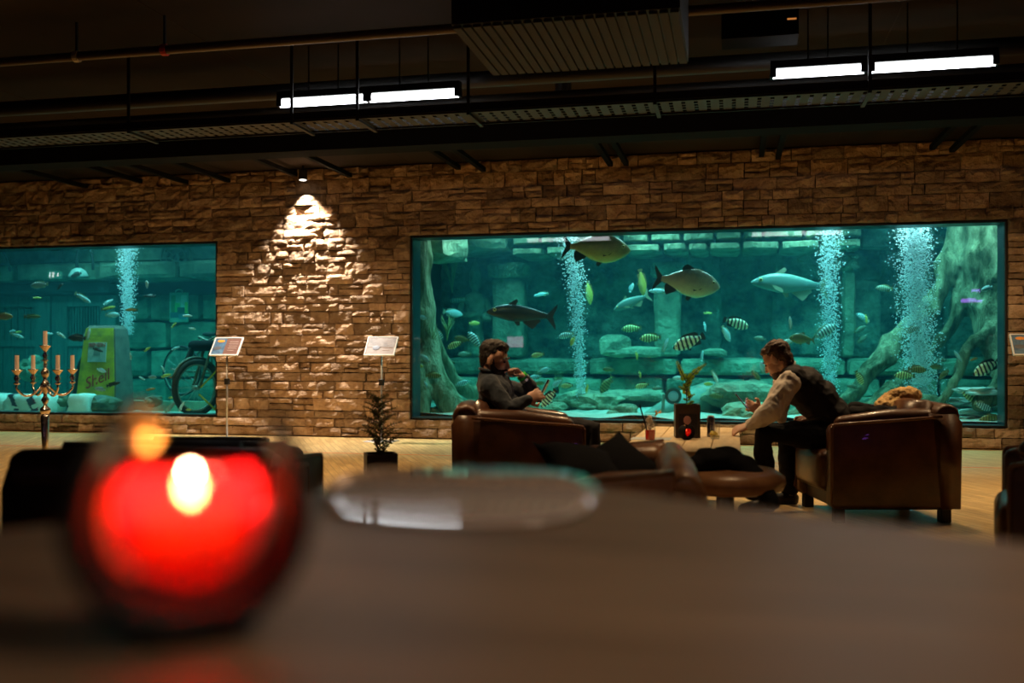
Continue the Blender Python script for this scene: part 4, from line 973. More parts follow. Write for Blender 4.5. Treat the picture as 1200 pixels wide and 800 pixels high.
# tin sign on the wall
p = WY(210,360,16.36); t = thing('tin_sign', 'green and teal picture sign hanging on the left aquarium wall', 'sign', p)
obj('plate', rbox((-.19,-.012,-.27),(.19,.012,.27),.004,1), mat('sign_plate', (.20,.45,.30), .6, col2=(.40,.55,.40), nsc=6), t)
for k,(x,z,w,h,c) in enumerate(((-.11,.05,.045,.17,(.08,.30,.12)),(-.03,-.02,.05,.10,(.12,.62,.18)),(.10,.08,.055,.14,(.62,.70,.55)),(.06,-.06,.09,.06,(.03,.16,.16)),(-.08,-.14,.09,.05,(.04,.22,.24)),(.08,-.17,.08,.05,(.10,.36,.40)),(.15,-.01,.03,.10,(.35,.60,.12)))):
    obj('printed_patch', mbox((x-w,-.0135-.0003*k,z-h),(x+w,-.0122,z+h)), mat('sign_print', c, .6), t)
bm = B(); tube(bm, [(.07*cos(a),-.005,.275+.05*sin(a)) for a in [pi*k/8 for k in range(9)]], .012, 6); obj('hook', bm, m_enamel, t)
# gear relief
p = WY(206,302,16.15); t = thing('wall_gear', 'dim iron gear wheel fixed high on the left aquarium wall', 'gear wheel', p)
for r_, nm in ((.30,'ring'),(.19,'ring'),(.07,'ring')):
    bm = B(); tube(bm, [(r_*cos(2*pi*k/24),0,r_*sin(2*pi*k/24)) for k in range(25)], .025, 6, cap=False); obj(nm, bm, m_conc, t)
for k in range(8): a = pi*k/4; bm = B(); tube(bm, [(.07*cos(a),0,.07*sin(a)),(.30*cos(a),0,.30*sin(a))], .02, 6); obj('spoke', bm, m_conc, t)
# cables and hanging lamp
for px, q, lb in ((91,((90,318),(90,300),(93,288)),'dark cable rising from the hanging lamp shell in the left aquarium'),(105,((109,316),(108,300),(103,286)),'dark cable hanging right of the lamp shell'),(10,((12,318),(8,302),(2,292)),'dark cable hanging at the left edge of the aquarium')):
    bm = B(); tube(bm, smooth_pts([WY(x,y,15.6) for x,y in q],4), .022, 6); tag(obj('hanging_cable', bm, m_rub, smooth=True), lb, 'cable', 'hanging cables')
p = WY(92,325,15.5); t = thing('lamp_shell', 'pale dome-shaped lamp on the ledge in the left aquarium', 'lamp', p)
bm = B(); lathe(bm, [(.17,0),(.165,.03),(.12,.12),(.05,.165),(.01,.17)], 18); obj('shade', bm, m_enamel, t, smooth=True)
bm = B(); lathe(bm, [(.02,.17),(.02,.21)], 8); obj('socket', bm, m_rub, t)
# bicycles
m_bike = mat('old_bike_frame', (.05,.07,.05), .6, col2=(.13,.14,.07), nsc=8); m_tyre = mat('old_tyre', (.025,.03,.025), .8); m_rim = mat('old_rim', (.26,.28,.22), .5)
def wheel(par, c, R, ax, name='wheel', thick=.024, ns=12):
    ax = Vector(ax).normalized(); a, b = frame_of(ax); c = Vector(c)
    bm = B(); tube(bm, [c+a*R*cos(2*pi*k/32)+b*R*sin(2*pi*k/32) for k in range(33)], thick, 7, cap=False); w = obj(name, bm, m_tyre, par, smooth=True, world=True)
    bm = B(); tube(bm, [c+a*(R-thick)*cos(2*pi*k/32)+b*(R-thick)*sin(2*pi*k/32) for k in range(33)], thick*.5, 6, cap=False); obj('rim', bm, m_rim, w, smooth=True, world=True)
    bm = B()
    for k in range(ns): q = a*cos(2*pi*k/ns)+b*sin(2*pi*k/ns); tube(bm, [c+q*.03,c+q*(R-thick)], .004, 4)
    obj('spokes', bm, m_rim, w, world=True); bm = B(); tube(bm, [c-ax*.05,c+ax*.05], .035, 10); obj('hub', bm, m_rim, w, world=True)
    return w
def bars(par, name, segs, r, m): 
    bm = B()
    for s in segs: tube(bm, smooth_pts(s,3) if len(s)>2 else s, r, 7)
    return obj(name, bm, m, par, smooth=True, world=True)
c = WY(213,434,14.9); t = thing('old_bicycle', 'old bicycle with a thin wheel leaning behind the motorbike in the left aquarium', 'bicycle', (c.x,c.y,.2))
R_ = .40; wheel(t, c, R_, (.25,1,0), thick=.02); c2 = c+Vector((1.05,.25,0)); wheel(t, c2, R_, (.25,1,0), thick=.02)
s0 = c+Vector((.45,.1,.50)); bb = c+Vector((.50,.12,-.05)); hd = c+Vector((.82,.2,.52))
bars(t,'frame',[(c,s0),(c,bb),(bb,s0),(bb,hd),(s0,hd),(hd,c2)],.016,m_bike)
bars(t,'handlebar',[(hd,hd+Vector((0,0,.15))),(hd+Vector((-.12,-.2,.22)),hd+Vector((0,-.02,.16)),hd+Vector((.1,.2,.22)))],.013,m_rim)
bm = B(); ellip(bm, s0+Vector((0,0,.10)), (.13,.07,.04)); obj('saddle', bm, m_tyre, t, smooth=True, world=True); bars(t,'seat_post',[(s0,s0+Vector((0,0,.09)))],.014,m_rim)
# motorbike, turned towards the pane
c = WY(230,453,13.75); c.z = .62; t = thing('old_motorbike', 'old motorbike with a dark blanket roll at the right end of the left aquarium', 'motorbike', (c.x,c.y,.2))
axd = Vector((.93,-.36,0)); fw = Vector((-.36,-.93,0)).normalized(); sd = Vector((.93,-.36,0)).normalized()
wheel(t, c, .40, sd, 'wheel', .045, 14)
up = Vector((0,0,1)); hd = c-fw*.22+up*.62
bars(t,'fork',[(c+sd*.08,hd+sd*.08),(c-sd*.08,hd-sd*.08)],.022,m_bike)
bars(t,'frame',[(hd,hd-fw*.5-up*.05),(hd,c-fw*.75-up*.05),(hd-fw*.5-up*.05,c-fw*.75-up*.05),(c-fw*.75-up*.05,c-fw*1.1)],.026,m_bike)
wheel(t, c-fw*1.15, .38, sd, 'wheel', .045, 12)
bars(t,'handlebar',[(hd-sd*.36+up*.14-fw*.12,hd-sd*.2+up*.16,hd+up*.1,hd+sd*.2+up*.16,hd+sd*.36+up*.14-fw*.12)],.016,m_rim)
bm = B(); tube(bm, [hd-sd*.30+up*.02+fw*.03,hd+sd*.36+up*.02+fw*.03], .085, 12, round_=True); obj('blanket_roll', bm, m_blackcloth, t, smooth=True, world=True)
bm = B(); tube(bm, [hd-sd*.30-up*.02+fw*.06,hd-sd*.34-up*.22+fw*.1], [.06,.09], 8, round_=True, flat=.5); obj('saddle_bag', bm, m_rub, t, smooth=True, world=True)
bm = B(); q = c-fw*.5+up*.12; ellip(bm, q, (.13,.16,.17)); ellip(bm, q-up*.15, (.12,.14,.1)); obj('engine', bm, m_bike, t, smooth=True, world=True)
bm = B(); ellip(bm, hd-fw*.3+up*.08, (.14,.25,.11), Matrix.Rotation(atan2(fw.y,fw.x)-pi/2,3,'Z')); obj('fuel_tank', bm, mat('tank_green', (.16,.22,.06), .5), t, smooth=True, world=True)
bars(t,'mudguard',[[c+fw*(.46*cos(a))+up*(.46*sin(a)) for a in [radians(d) for d in (20,50,80,110,140)]]],.02,m_bike)
bars(t,'stay',[(c+sd*.1,c+sd*.14-fw*.5+up*.45),(c+sd*.06-up*.1,c+sd*.3-fw*.2-up*.40)],.014,MATS['pump_yellow'])
# cloth sacks
m_sack = mat('pale_sack', (.62,.66,.58), .9, col2=(.75,.78,.70), nsc=4, bump=(20,.6,.015)); m_sband = mat('sack_band', (.06,.07,.10), .9); m_sred = mat('sack_red', (.30,.05,.10), .9)
def sack(px, py, Y, r, rz, label, bands):
    p = WY(px,py,Y); t = thing('cloth_sack', label, 'sack', p, rz, 'pale cloth sacks'); bm = B(); rock(bm,(0,0,0),r,px,3,.12,.75); obj('cloth', bm, m_sack, t, smooth=True)
    for x, w, m in bands:
        bm = B(); rock(bm,(0,0,0),(r[0]*1.008,r[1]*1.012,r[2]*1.02),px,5,.12,.75)
        bmesh.ops.delete(bm, geom=[f for f in bm.faces if not (abs(f.calc_center_median().x-x+f.calc_center_median().z*.5) < w)], context='FACES'); obj('woven_band', bm, m, t, smooth=True)
sack(-2,474,13.9,(.26,.30,.20),.1,'pale cloth sack at the left edge of the picture, in the aquarium',[])
sack(42,475,13.9,(.50,.32,.22),-.05,'pale sack with dark woven bands behind the candelabrum',[(-.16,.05,m_sband),(.18,.055,m_sband),(.245,.012,m_sred)])
sack(98,475,13.8,(.20,.26,.22),.15,'small pale sack at the foot of the yellow pump',[])
for k,(px,py,s,lb) in enumerate(((122,474,.22,'dark heap of netting at the foot of the yellow pump'),(180,470,.14,'dark stone on the floor right of the pump'),(70,470,.16,'dark stone behind the banded sack'))): boulder(px,py,14.0,(s*1.3,s,s*.7),lb,60+k,m_bike,.1,'left aquarium stones')
p = WY(185,462,14.8); tag(obj('floor_beam', mbox((p.x-.9,p.y-.15,.17),(p.x+1.1,p.y+.15,.36)), m_conc), 'long low concrete beam lying under the bicycle wheel', 'beam')
boulder(38,432,15.2,(.32,.22,.22),'pale rounded barrel shape seen through the candelabrum arms',71,m_conc,.2,'left aquarium stones')

# ================================================================== fish
def stripes(name, c1, c2, n=8.0, duty=.5, rough=.4, slant=.12):
    m = bpy.data.materials.new(name); m.use_nodes = True; nt = m.node_tree; N = nt.nodes; L = nt.links; p = N['Principled BSDF']; p.inputs['Roughness'].default_value = rough
    tc = N.new('ShaderNodeTexCoord'); sp = N.new('ShaderNodeSeparateXYZ'); L.new(tc.outputs['Object'], sp.inputs[0])
    ns = N.new('ShaderNodeTexNoise'); ns.inputs['Scale'].default_value = 5; L.new(tc.outputs['Object'], ns.inputs['Vector'])
    def mth(op, a, b):
        q = N.new('ShaderNodeMath'); q.operation = op
        for i, v in enumerate((a,b)):
            if isinstance(v,(int,float)): q.inputs[i].default_value = v
            else: L.new(v,q.inputs[i])
        return q.outputs[0]
    x = mth('ADD', mth('ADD', sp.outputs[0], mth('MULTIPLY', sp.outputs[2], slant)), mth('MULTIPLY', ns.outputs['Fac'], .07))
    w = mth('SINE', mth('MULTIPLY', x, n*2*pi), 0)
    r = N.new('ShaderNodeMapRange'); r.inputs['From Min'].default_value = (duty-.5)*2-.35; r.inputs['From Max'].default_value = (duty-.5)*2+.35; L.new(w, r.inputs[0])
    mx = N.new('ShaderNodeMix'); mx.data_type = 'RGBA'; mx.inputs[6].default_value = (*c1,1); mx.inputs[7].default_value = (*c2,1); L.new(r.outputs[0], mx.inputs[0]); L.new(mx.outputs[2], p.inputs['Base Color'])
    return m
def vgrad(name, top, mid, bot, rough=.35):
    m = bpy.data.materials.new(name); m.use_nodes = True; nt = m.node_tree; N = nt.nodes; L = nt.links; p = N['Principled BSDF']; p.inputs['Roughness'].default_value = rough
    tc = N.new('ShaderNodeTexCoord'); sp = N.new('ShaderNodeSeparateXYZ'); L.new(tc.outputs['Object'], sp.inputs[0])
    ns = N.new('ShaderNodeTexNoise'); ns.inputs['Scale'].default_value = 14; L.new(tc.outputs['Object'], ns.inputs['Vector'])
    ad = N.new('ShaderNodeMath'); ad.operation = 'MULTIPLY_ADD'; L.new(ns.outputs['Fac'], ad.inputs[0]); ad.inputs[1].default_value = .14; L.new(sp.outputs[2], ad.inputs[2])
    r = N.new('ShaderNodeValToRGB'); mr = N.new('ShaderNodeMapRange'); mr.inputs['From Min'].default_value = -.12; mr.inputs['From Max'].default_value = .28; L.new(ad.outputs[0], mr.inputs[0]); L.new(mr.outputs[0], r.inputs[0])
    r.color_ramp.elements[0].color = (*bot,1); r.color_ramp.elements[1].color = (*top,1); e = r.color_ramp.elements.new(.5); e.color = (*mid,1); L.new(r.outputs[0], p.inputs['Base Color']); return m
FM = {'bw': stripes('fish_black_white', (.02,.02,.02), (.85,.85,.55), 7.5, .42), 'yw': stripes('fish_yellow_bars', (.12,.13,.04), (.75,.74,.28), 8), 'tw': stripes('fish_blue_bars', (.06,.16,.18), (.72,.85,.80), 8),
      'dm': stripes('fish_dim_bars', (.10,.13,.09), (.26,.30,.19), 8), 'ol': vgrad('fish_olive', (.07,.07,.02), (.16,.15,.03), (.28,.26,.06)), 'os': stripes('fish_olive_bars', (.08,.08,.02), (.25,.24,.06), 8),
      'ye': vgrad('fish_yellow', (.40,.36,.05), (.60,.55,.10), (.70,.66,.25)), 'te': vgrad('fish_pale_blue', (.22,.40,.42), (.50,.68,.68), (.75,.85,.80)), 'dk': vgrad('fish_dark', (.008,.009,.008), (.022,.022,.017), (.07,.065,.035)),
      'or': vgrad('fish_orange', (.15,.07,.02), (.55,.20,.02), (.45,.22,.04)), 'wh': vgrad('fish_white', (.55,.58,.50), (.80,.80,.72), (.88,.88,.82)), 'pa': vgrad('pacu_skin', (.07,.05,.02), (.36,.26,.09), (.66,.58,.14), .28), 'pg': vgrad('pacu_grey', (.10,.08,.05), (.40,.34,.22), (.70,.66,.32), .25), 'tc': vgrad('fish_glass_teal', (.14,.24,.18), (.12,.26,.24), (.30,.46,.36)), 'gy': vgrad('fish_grey', (.15,.16,.14), (.34,.35,.30), (.5,.5,.42))}  # pacu bellies: own gold, brightened further to carry bounced light
m_find = mat('dark_fin', (.035,.025,.018), .6); m_finp = mat('pale_fin', (.35,.40,.26), .6); m_fino = mat('olive_fin', (.16,.15,.05), .6); m_eye = mat('fish_eye', (.01,.01,.01), .1); m_eyer = mat('fish_eye_ring', (.55,.45,.15), .3)
XS = [.5,.475,.43,.36,.27,.16,.04,-.09,-.20,-.29,-.36,-.39]
SHAPE = {'cichlid': ([0,.045,.085,.135,.18,.205,.205,.175,.13,.085,.06,.058],[0,-.035,-.07,-.115,-.155,-.185,-.185,-.155,-.115,-.075,-.052,-.05],.42,'round'),
         'pacu': ([.02,.055,.10,.15,.195,.22,.215,.175,.12,.07,.045,.045],[-.01,-.045,-.085,-.13,-.175,-.205,-.20,-.16,-.10,-.06,-.042,-.042],.36,'fork'),
         'catfish': ([0,.022,.05,.085,.115,.135,.13,.11,.085,.06,.042,.04],[-.015,-.035,-.055,-.075,-.095,-.115,-.115,-.09,-.065,-.045,-.035,-.034],.55,'fork'),
         'slim': ([0,.03,.055,.085,.11,.125,.12,.105,.08,.055,.04,.038],[0,-.025,-.05,-.075,-.10,-.115,-.11,-.09,-.07,-.05,-.038,-.036],.5,'round')}
def fish_bms(kind):
    top, bot, wr, tail = SHAPE[kind]; bm = B(); rings = []; n = 12
    hmax = max(t_-b_ for t_,b_ in zip(top,bot))
    for x,t_,b_ in zip(XS,top,bot):
        c, h = (t_+b_)/2, max((t_-b_)/2,.006); w = wr*.5*hmax*min(1,(h/(hmax/2)))**.75*(.55 if x < -.3 else 1)*(1 if x < .3 else .95)*.75
        rings.append([bm.verts.new((x, w*sin(2*pi*k/n), c+h*cos(2*pi*k/n))) for k in range(n)])
    for r0,r1 in zip(rings,rings[1:]):
        for k in range(n): bm.faces.new((r0[k],r0[(k+1)%n],r1[(k+1)%n],r1[k]))
    bm.faces.new(rings[0]); bm.faces.new(rings[-1][::-1])
    def fin(poly, th=.008, y=0, M=None):
        f = B(); prism(f, poly, y-th/2, y+th/2, M); return f
    if tail == 'fork': tl = fin([(-.375,.04),(-.42,.085),(-.505,.19),(-.50,.13),(-.45,.0),(-.50,-.13),(-.505,-.19),(-.42,-.085),(-.375,-.04)])
    else: tl = fin([(-.375,.055),(-.43,.105),(-.49,.125),(-.505,.06),(-.508,0),(-.505,-.06),(-.49,-.125),(-.43,-.105),(-.375,-.055)])
    def edge(x, arr):
        for i in range(len(XS)-1):
            if XS[i] >= x >= XS[i+1]: f = (XS[i]-x)/(XS[i]-XS[i+1]); return arr[i]+(arr[i+1]-arr[i])*f
    def strip(x0,x1,arr,hs,sgn):
        k = len(hs); xs = [x0+(x1-x0)*i/(k-1) for i in range(k)]
        return fin([(x,edge(x,arr)-sgn*.02) for x in xs]+[(x-.05*h_/.06,edge(x,arr)+sgn*h_) for x,h_ in list(zip(xs,hs))[::-1]])
    if kind == 'pacu': dr = strip(.08,-.08,top,[.01,.055,.05,.02],1); an = strip(-.14,-.30,bot,[.02,.115,.085,.03],-1)
    elif kind == 'catfish': dr = strip(.20,.10,top,[.01,.075,.05],1); an = strip(-.02,-.26,bot,[.01,.11,.085,.05,.03],-1)
    else: dr = strip(.20,-.31,top,[.015,.05,.055,.06,.085,.05],1); an = strip(-.08,-.31,bot,[.01,.045,.085,.05],-1)
    pf = B()
    for s in (1,-1):
        y = s*wr*hmax*.30; prism(pf, [(.24,-.03),(.20,-.08),(.10,-.115),(.09,-.09),(.14,-.04)], y-.004, y+.004)
    pv = fin([(.10,edge(.10,bot)+.01),(.05,edge(.05,bot)-.06),(.01,edge(.01,bot)-.05),(.02,edge(.02,bot)+.01)])
    ey = B(); er = B()
    for s in (1,-1):
        y = s*wr*hmax*.27; z = top[3]*.35; ellip(ey,(.385,y*.92,z),(.017,.010,.017),u=8,v=6); ellip(er,(.385,y*.86,z),(.027,.010,.027),u=10,v=6)
    return {'body':bm,'tail_fin':tl,'dorsal_fin':dr,'anal_fin':an,'pectoral_fin':pf,'pelvic_fin':pv,'eye':ey,'eye_ring':er}
MESH = {}
def fish_mesh(kind, mk, part, fm):
    key = (kind,mk,part)
    if key not in MESH:
        d = fish_bms(kind)
        if part == 'whole':
            bm = B()
            for k_ in ('body','tail_fin','dorsal_fin','anal_fin'):
                tmp = bpy.data.meshes.new('t'); d[k_].to_mesh(tmp); bm.from_mesh(tmp); bpy.data.meshes.remove(tmp)
        else: bm = d.pop(part)
        for q in d.values():
            try: q.free()
            except Exception: pass
        me = bpy.data.meshes.new(part); bmesh.ops.recalc_face_normals(bm, faces=bm.faces[:]); bm.to_mesh(me); bm.free(); shade(me, part in ('body','whole','eye','eye_ring'))
        me.materials.append(FM[mk] if part in ('body','whole') else m_eye if part=='eye' else m_eyer if part=='eye_ring' else fm); MESH[key] = me
    return MESH[key]
frng = random.Random(11)
def fish(px, py, L, Y, ang, kind, mk, label, name='striped_cichlid', yaw=None, full=False, group='fish in the right aquarium'):
    p = WY(px,py,Y); s = L*p.dot(FWD)/FPX
    yaw = frng.uniform(-22,22) if yaw is None else yaw
    a = (ang+180) % 360 - 180
    s /= max(.35, abs(cos(radians(yaw))))
    if abs(a) <= 90: rz, pitch = TH+radians(yaw), a
    else: rz, pitch = TH+pi+radians(yaw), (180-a if a > 0 else -180-a)
    rot = Euler((0,-radians(pitch),rz))
    fm = m_find if mk in ('bw','pa','pg','dk') else m_fino if mk in ('yw','ol','os','ye','or','dm') else m_finp
    if L < 14 and not full:
        o = obj(name, fish_mesh(kind,mk,'whole',fm), None); o.location = p; o.rotation_euler = rot; o.scale = (s,s,s); tag(o,label,'fish',group); return
    t = thing(name, label, 'fish', p, 0, group, s); t.rotation_euler = rot
    for part in ('body','tail_fin','dorsal_fin','anal_fin','pectoral_fin') + (('pelvic_fin','eye_ring','eye') if L > 24 else ('eye',)):
        obj(part, fish_mesh(kind,mk,part,fm), None, t)
N_ = 'striped_cichlid'; C_ = 'small_cichlid'
R_LIST = [
 (699,291,80,13.45,-4,'pacu','pa','big olive-gold pacu at the top edge of the pane, swimming right','pacu',5),
 (805,331,80,13.5,-8,'pacu','pg','big grey-olive pacu in the middle of the aquarium, swimming right','pacu',8),
 (611,368,82,13.5,175,'catfish','dk','dark shark-like catfish swimming left above the bearded man','shark_catfish',0),
 (926,333,92,14.6,176,'catfish','tc','pale blue slender catfish swimming left, above the bent man\'s head','shark_catfish',0),
 (740,354,46,14.6,203,'catfish','tc','pale blue fish with a blunt head just below the yellow head-on fish','pale_catfish',0),
 (752,331,26,14.3,-80,'cichlid','ye','yellow fish seen almost head-on between the two big pacus',C_,35),
 (690,343,22,14.6,-80,'cichlid','ye','pale yellow fish hanging nose-down right of the left bubbles',C_,40),
 (807,401,40,13.7,203,'cichlid','bw','largest black and white barred fish, below the middle pacu',N_,0),
 (863,379,32,14.2,-18,'cichlid','bw','black and yellow barred fish facing right, upper right of the largest barred one',N_,5),
 (968,388,30,14.3,25,'cichlid','tw','pale barred fish slanting upward in front of the bubbles over the bent man',N_,10),
 (1156,431,36,13.5,208,'cichlid','bw','black and blue-white barred fish close to the pane at the right end',N_,0),
 (643,467,27,13.3,232,'cichlid','bw','black and yellow barred fish diving behind the bearded man\'s phone',N_,0),
 (940,397,30,13.9,176,'pacu','ol','olive leaf-shaped fish just right of the bent man\'s head','leaf_fish',0),
 (711,450,25,14.5,235,'pacu','os','big brownish barred fish nose-down above the sofa\'s cushions','leaf_fish',10),
 (1160,491,26,13.3,185,'cichlid','os','dark yellowish barred fish in the bottom right corner',N_,0),
 (1139,466,26,13.7,150,'cichlid','yw','barred fish slanting down right, upper one of the pair over the slabs',N_,0),
 (1152,476,22,13.6,-25,'cichlid','tw','pale barred fish, lower one of the pair over the slabs',N_,0),
 (1060,440,24,13.9,178,'cichlid','yw','yellow barred fish left of the dark one before the right root',N_,0),
 (1075,433,22,13.7,-5,'cichlid','os','dark olive fish facing right before the right root',N_,0),
 (1007,443,19,14.0,-65,'cichlid','yw','yellow barred fish diving beside the bent man\'s back',N_,0),
 (999,453,13,14.4,170,'cichlid','dm','dim barred fish right behind the bent man\'s lower back',N_,None),
 (1097,430,15,14.0,175,'cichlid','ol','round olive fish right of the broad bubbles',C_,None),
 (1106,439,16,13.9,215,'cichlid','os','olive barred fish lowest of three right of the broad bubbles',N_,None),
 (1103,422,12,14.4,180,'cichlid','dm','dim fish uppermost of three right of the broad bubbles',C_,None),
 (1123,418,17,14.0,125,'slim','te','pale blue fish before the dark hollow of the right tree',C_,None),
 (1141,421,10,13.8,200,'slim','or','small orange fish left of the big barred one at the right end',C_,None),
 (1156,338,13,14.1,200,'cichlid','tw','small barred fish near the upper right edge of the pane',N_,None),
 (1070,386,17,14.0,20,'cichlid','tw','round pale barred fish on the big right root',N_,None),
 (1036,338,20,14.8,178,'cichlid','dm','barred fish left of the broad bubbles at mid height',N_,0),
 (1011,372,18,15.2,150,'cichlid','tw','blue fish in the dark between the two right bubble columns',C_,None),
 (1015,374,11,14.6,-80,'slim','ye','tiny yellow fish in the dark between the two right bubble columns',C_,None),
 (1008,386,14,15.3,30,'cichlid','dm','upper of two dim barred fish between the right bubble columns',N_,None),
 (1011,397,14,15.3,40,'cichlid','dm','lower of two dim barred fish between the right bubble columns',N_,None),
 (943,303,16,16.0,10,'cichlid','dm','dim barred fish high up under the lintel left of the middle bubbles',N_,None),
 (926,378,15,14.0,95,'slim','wh','white fish standing on its tail above the bent man\'s head',C_,None),
 (924,400,15,14.2,190,'cichlid','wh','pale round fish half behind the bent man\'s hair',C_,None),
 (890,397,13,14.6,170,'cichlid','dm','dim greenish fish left of the bent man\'s hair',C_,None),
 (851,391,20,14.3,-60,'cichlid','te','blue-green fish diving right of the largest barred fish',C_,None),
 (826,383,11,15.0,-80,'slim','te','small blue fish diving above the largest barred fish',C_,None),
 (830,367,10,15.2,0,'slim','ye','small dim yellow fish below the middle pacu',C_,None),
 (740,385,23,14.8,185,'cichlid','yw','yellow barred fish at left of the column, below the pale fish',N_,0),
 (762,396,25,14.3,185,'cichlid','yw','yellow-blue barred fish left of the largest barred fish',N_,0),
 (780,404,17,14.2,70,'slim','te','pale blue fish standing steeply beside the largest barred fish',C_,None),
 (746,417,10,14.4,-80,'slim','ye','small pale yellow fish diving before the upper blocks',C_,None),
 (740,337,11,15.0,70,'cichlid','te','small blue fish left of the yellow head-on fish',C_,None),
 (772,341,24,14.5,180,'slim','te','pale fish half hidden behind the tail of the middle pacu',C_,0),
 (663,393,19,14.2,195,'cichlid','tw','blue-white barred fish left of the left bubbles',N_,0),
 (671,400,12,14.0,250,'cichlid','ye','yellow fish beside the blue-white barred one at the left bubbles',C_,None),
 (630,416,16,14.0,190,'cichlid','yw','round yellow barred fish right of the bearded man\'s forehead',N_,0),
 (634,345,17,15.6,190,'slim','te','dim blue fish above the tail of the dark catfish',C_,None),
 (637,434,15,14.4,15,'cichlid','tw','dim barred fish right of the bearded man\'s raised hand',N_,None),
 (627,442,15,14.5,190,'cichlid','tw','barred fish directly beside the green wristband',N_,None),
 (664,452,15,14.0,185,'cichlid','yw','yellow barred fish right of the bearded man\'s phone',N_,0),
 (653,449,15,14.3,215,'cichlid','tw','blue barred fish close above the bearded man\'s phone',N_,None),
 (632,449,12,14.2,180,'cichlid','ol','olive fish over the bearded man\'s forearm',C_,None),
 (688,455,11,13.9,80,'slim','ye','tiny yellow fish standing upright above the sofa',C_,None),
 (713,433,14,14.4,175,'cichlid','ol','olive fish just above the big brownish barred fish',C_,None),
 (752,452,17,14.0,195,'cichlid','yw','pale barred fish above the cocktail glass',N_,0),
 (770,455,12,14.2,185,'cichlid','dm','dim fish between cocktail glass and hull nose',C_,None),
 (750,439,9,14.2,-80,'slim','ye','tiny yellow fish before the lower blocks above the cocktail',C_,None),
 (794,443,12,14.3,180,'cichlid','wh','pale fish left of the fern on the coffee table',C_,None),
 (838,442,18,14.0,-65,'slim','wh','white-blue fish diving right of the table fern',C_,10),
 (830,450,11,14.1,180,'cichlid','ye','small yellow fish below the white diving one',C_,None),
 (839,464,17,14.0,175,'cichlid','os','olive barred fish on the rock right of the table fern',N_,0),
 (886,440,15,14.1,-50,'cichlid','os','olive fish diving in front of the bent man\'s face',C_,None),
 (893,430,14,14.0,100,'cichlid','te','bright blue fish right at the bent man\'s nose',C_,None),
 (823,417,12,14.4,80,'slim','te','pale blue fish standing up above the right frond of the fern',C_,None),
 (784,488,13,13.6,0,'cichlid','yw','barred fish low behind the garnish of the cocktail',N_,None),
 (505,358,18,14.3,-50,'cichlid','tw','barred fish before the left root, topmost one there',N_,0),
 (531,367,23,15.0,-10,'cichlid','te','blue parrot-shaped fish right of the left root',C_,0),
 (556,379,13,14.6,0,'cichlid','ye','yellow-green fish below the statue',C_,None),
 (513,391,19,14.3,-50,'cichlid','tw','blue barred fish diving along the left root',N_,0),
 (533,404,20,14.0,205,'cichlid','yw','pale yellow barred fish left of the bearded man\'s hair',N_,0),
 (541,397,18,14.1,170,'cichlid','ol','dark olive fish above the pale yellow barred one',C_,0),
 (556,398,24,14.2,130,'cichlid','tw','large blue-white barred fish close to the bearded man\'s hair',N_,0),
 (544,415,16,14.8,185,'cichlid','dm','dim barred fish left of the bearded man\'s ear',N_,None),
 (536,352,22,16.0,185,'slim','dm','dim fish before the dark recess beside the statue',C_,0),
 (497,419,15,13.7,-40,'cichlid','tw','green barred fish on the trunk of the left tree',N_,0),
 (508,440,19,13.6,0,'cichlid','os','olive barred fish before the left root, low down',N_,0),
 (541,449,17,14.3,15,'cichlid','tw','blue barred fish behind the bearded man\'s shoulder',N_,0),
 (527,425,12,14.7,180,'cichlid','os','dim brownish fish between the two left roots',C_,None),
 (498,454,15,13.6,95,'cichlid','te','bright blue fish standing on its tail at the left root',C_,None),
 (491,429,11,13.6,0,'cichlid','ye','yellow-green fish at the left edge of the pane',C_,None),
 (494,372,12,13.8,170,'cichlid','te','blue fish on the trunk at the left edge of the pane',C_,None),
]
for f in R_LIST: fish(*f[:8], name=f[8], yaw=f[9])
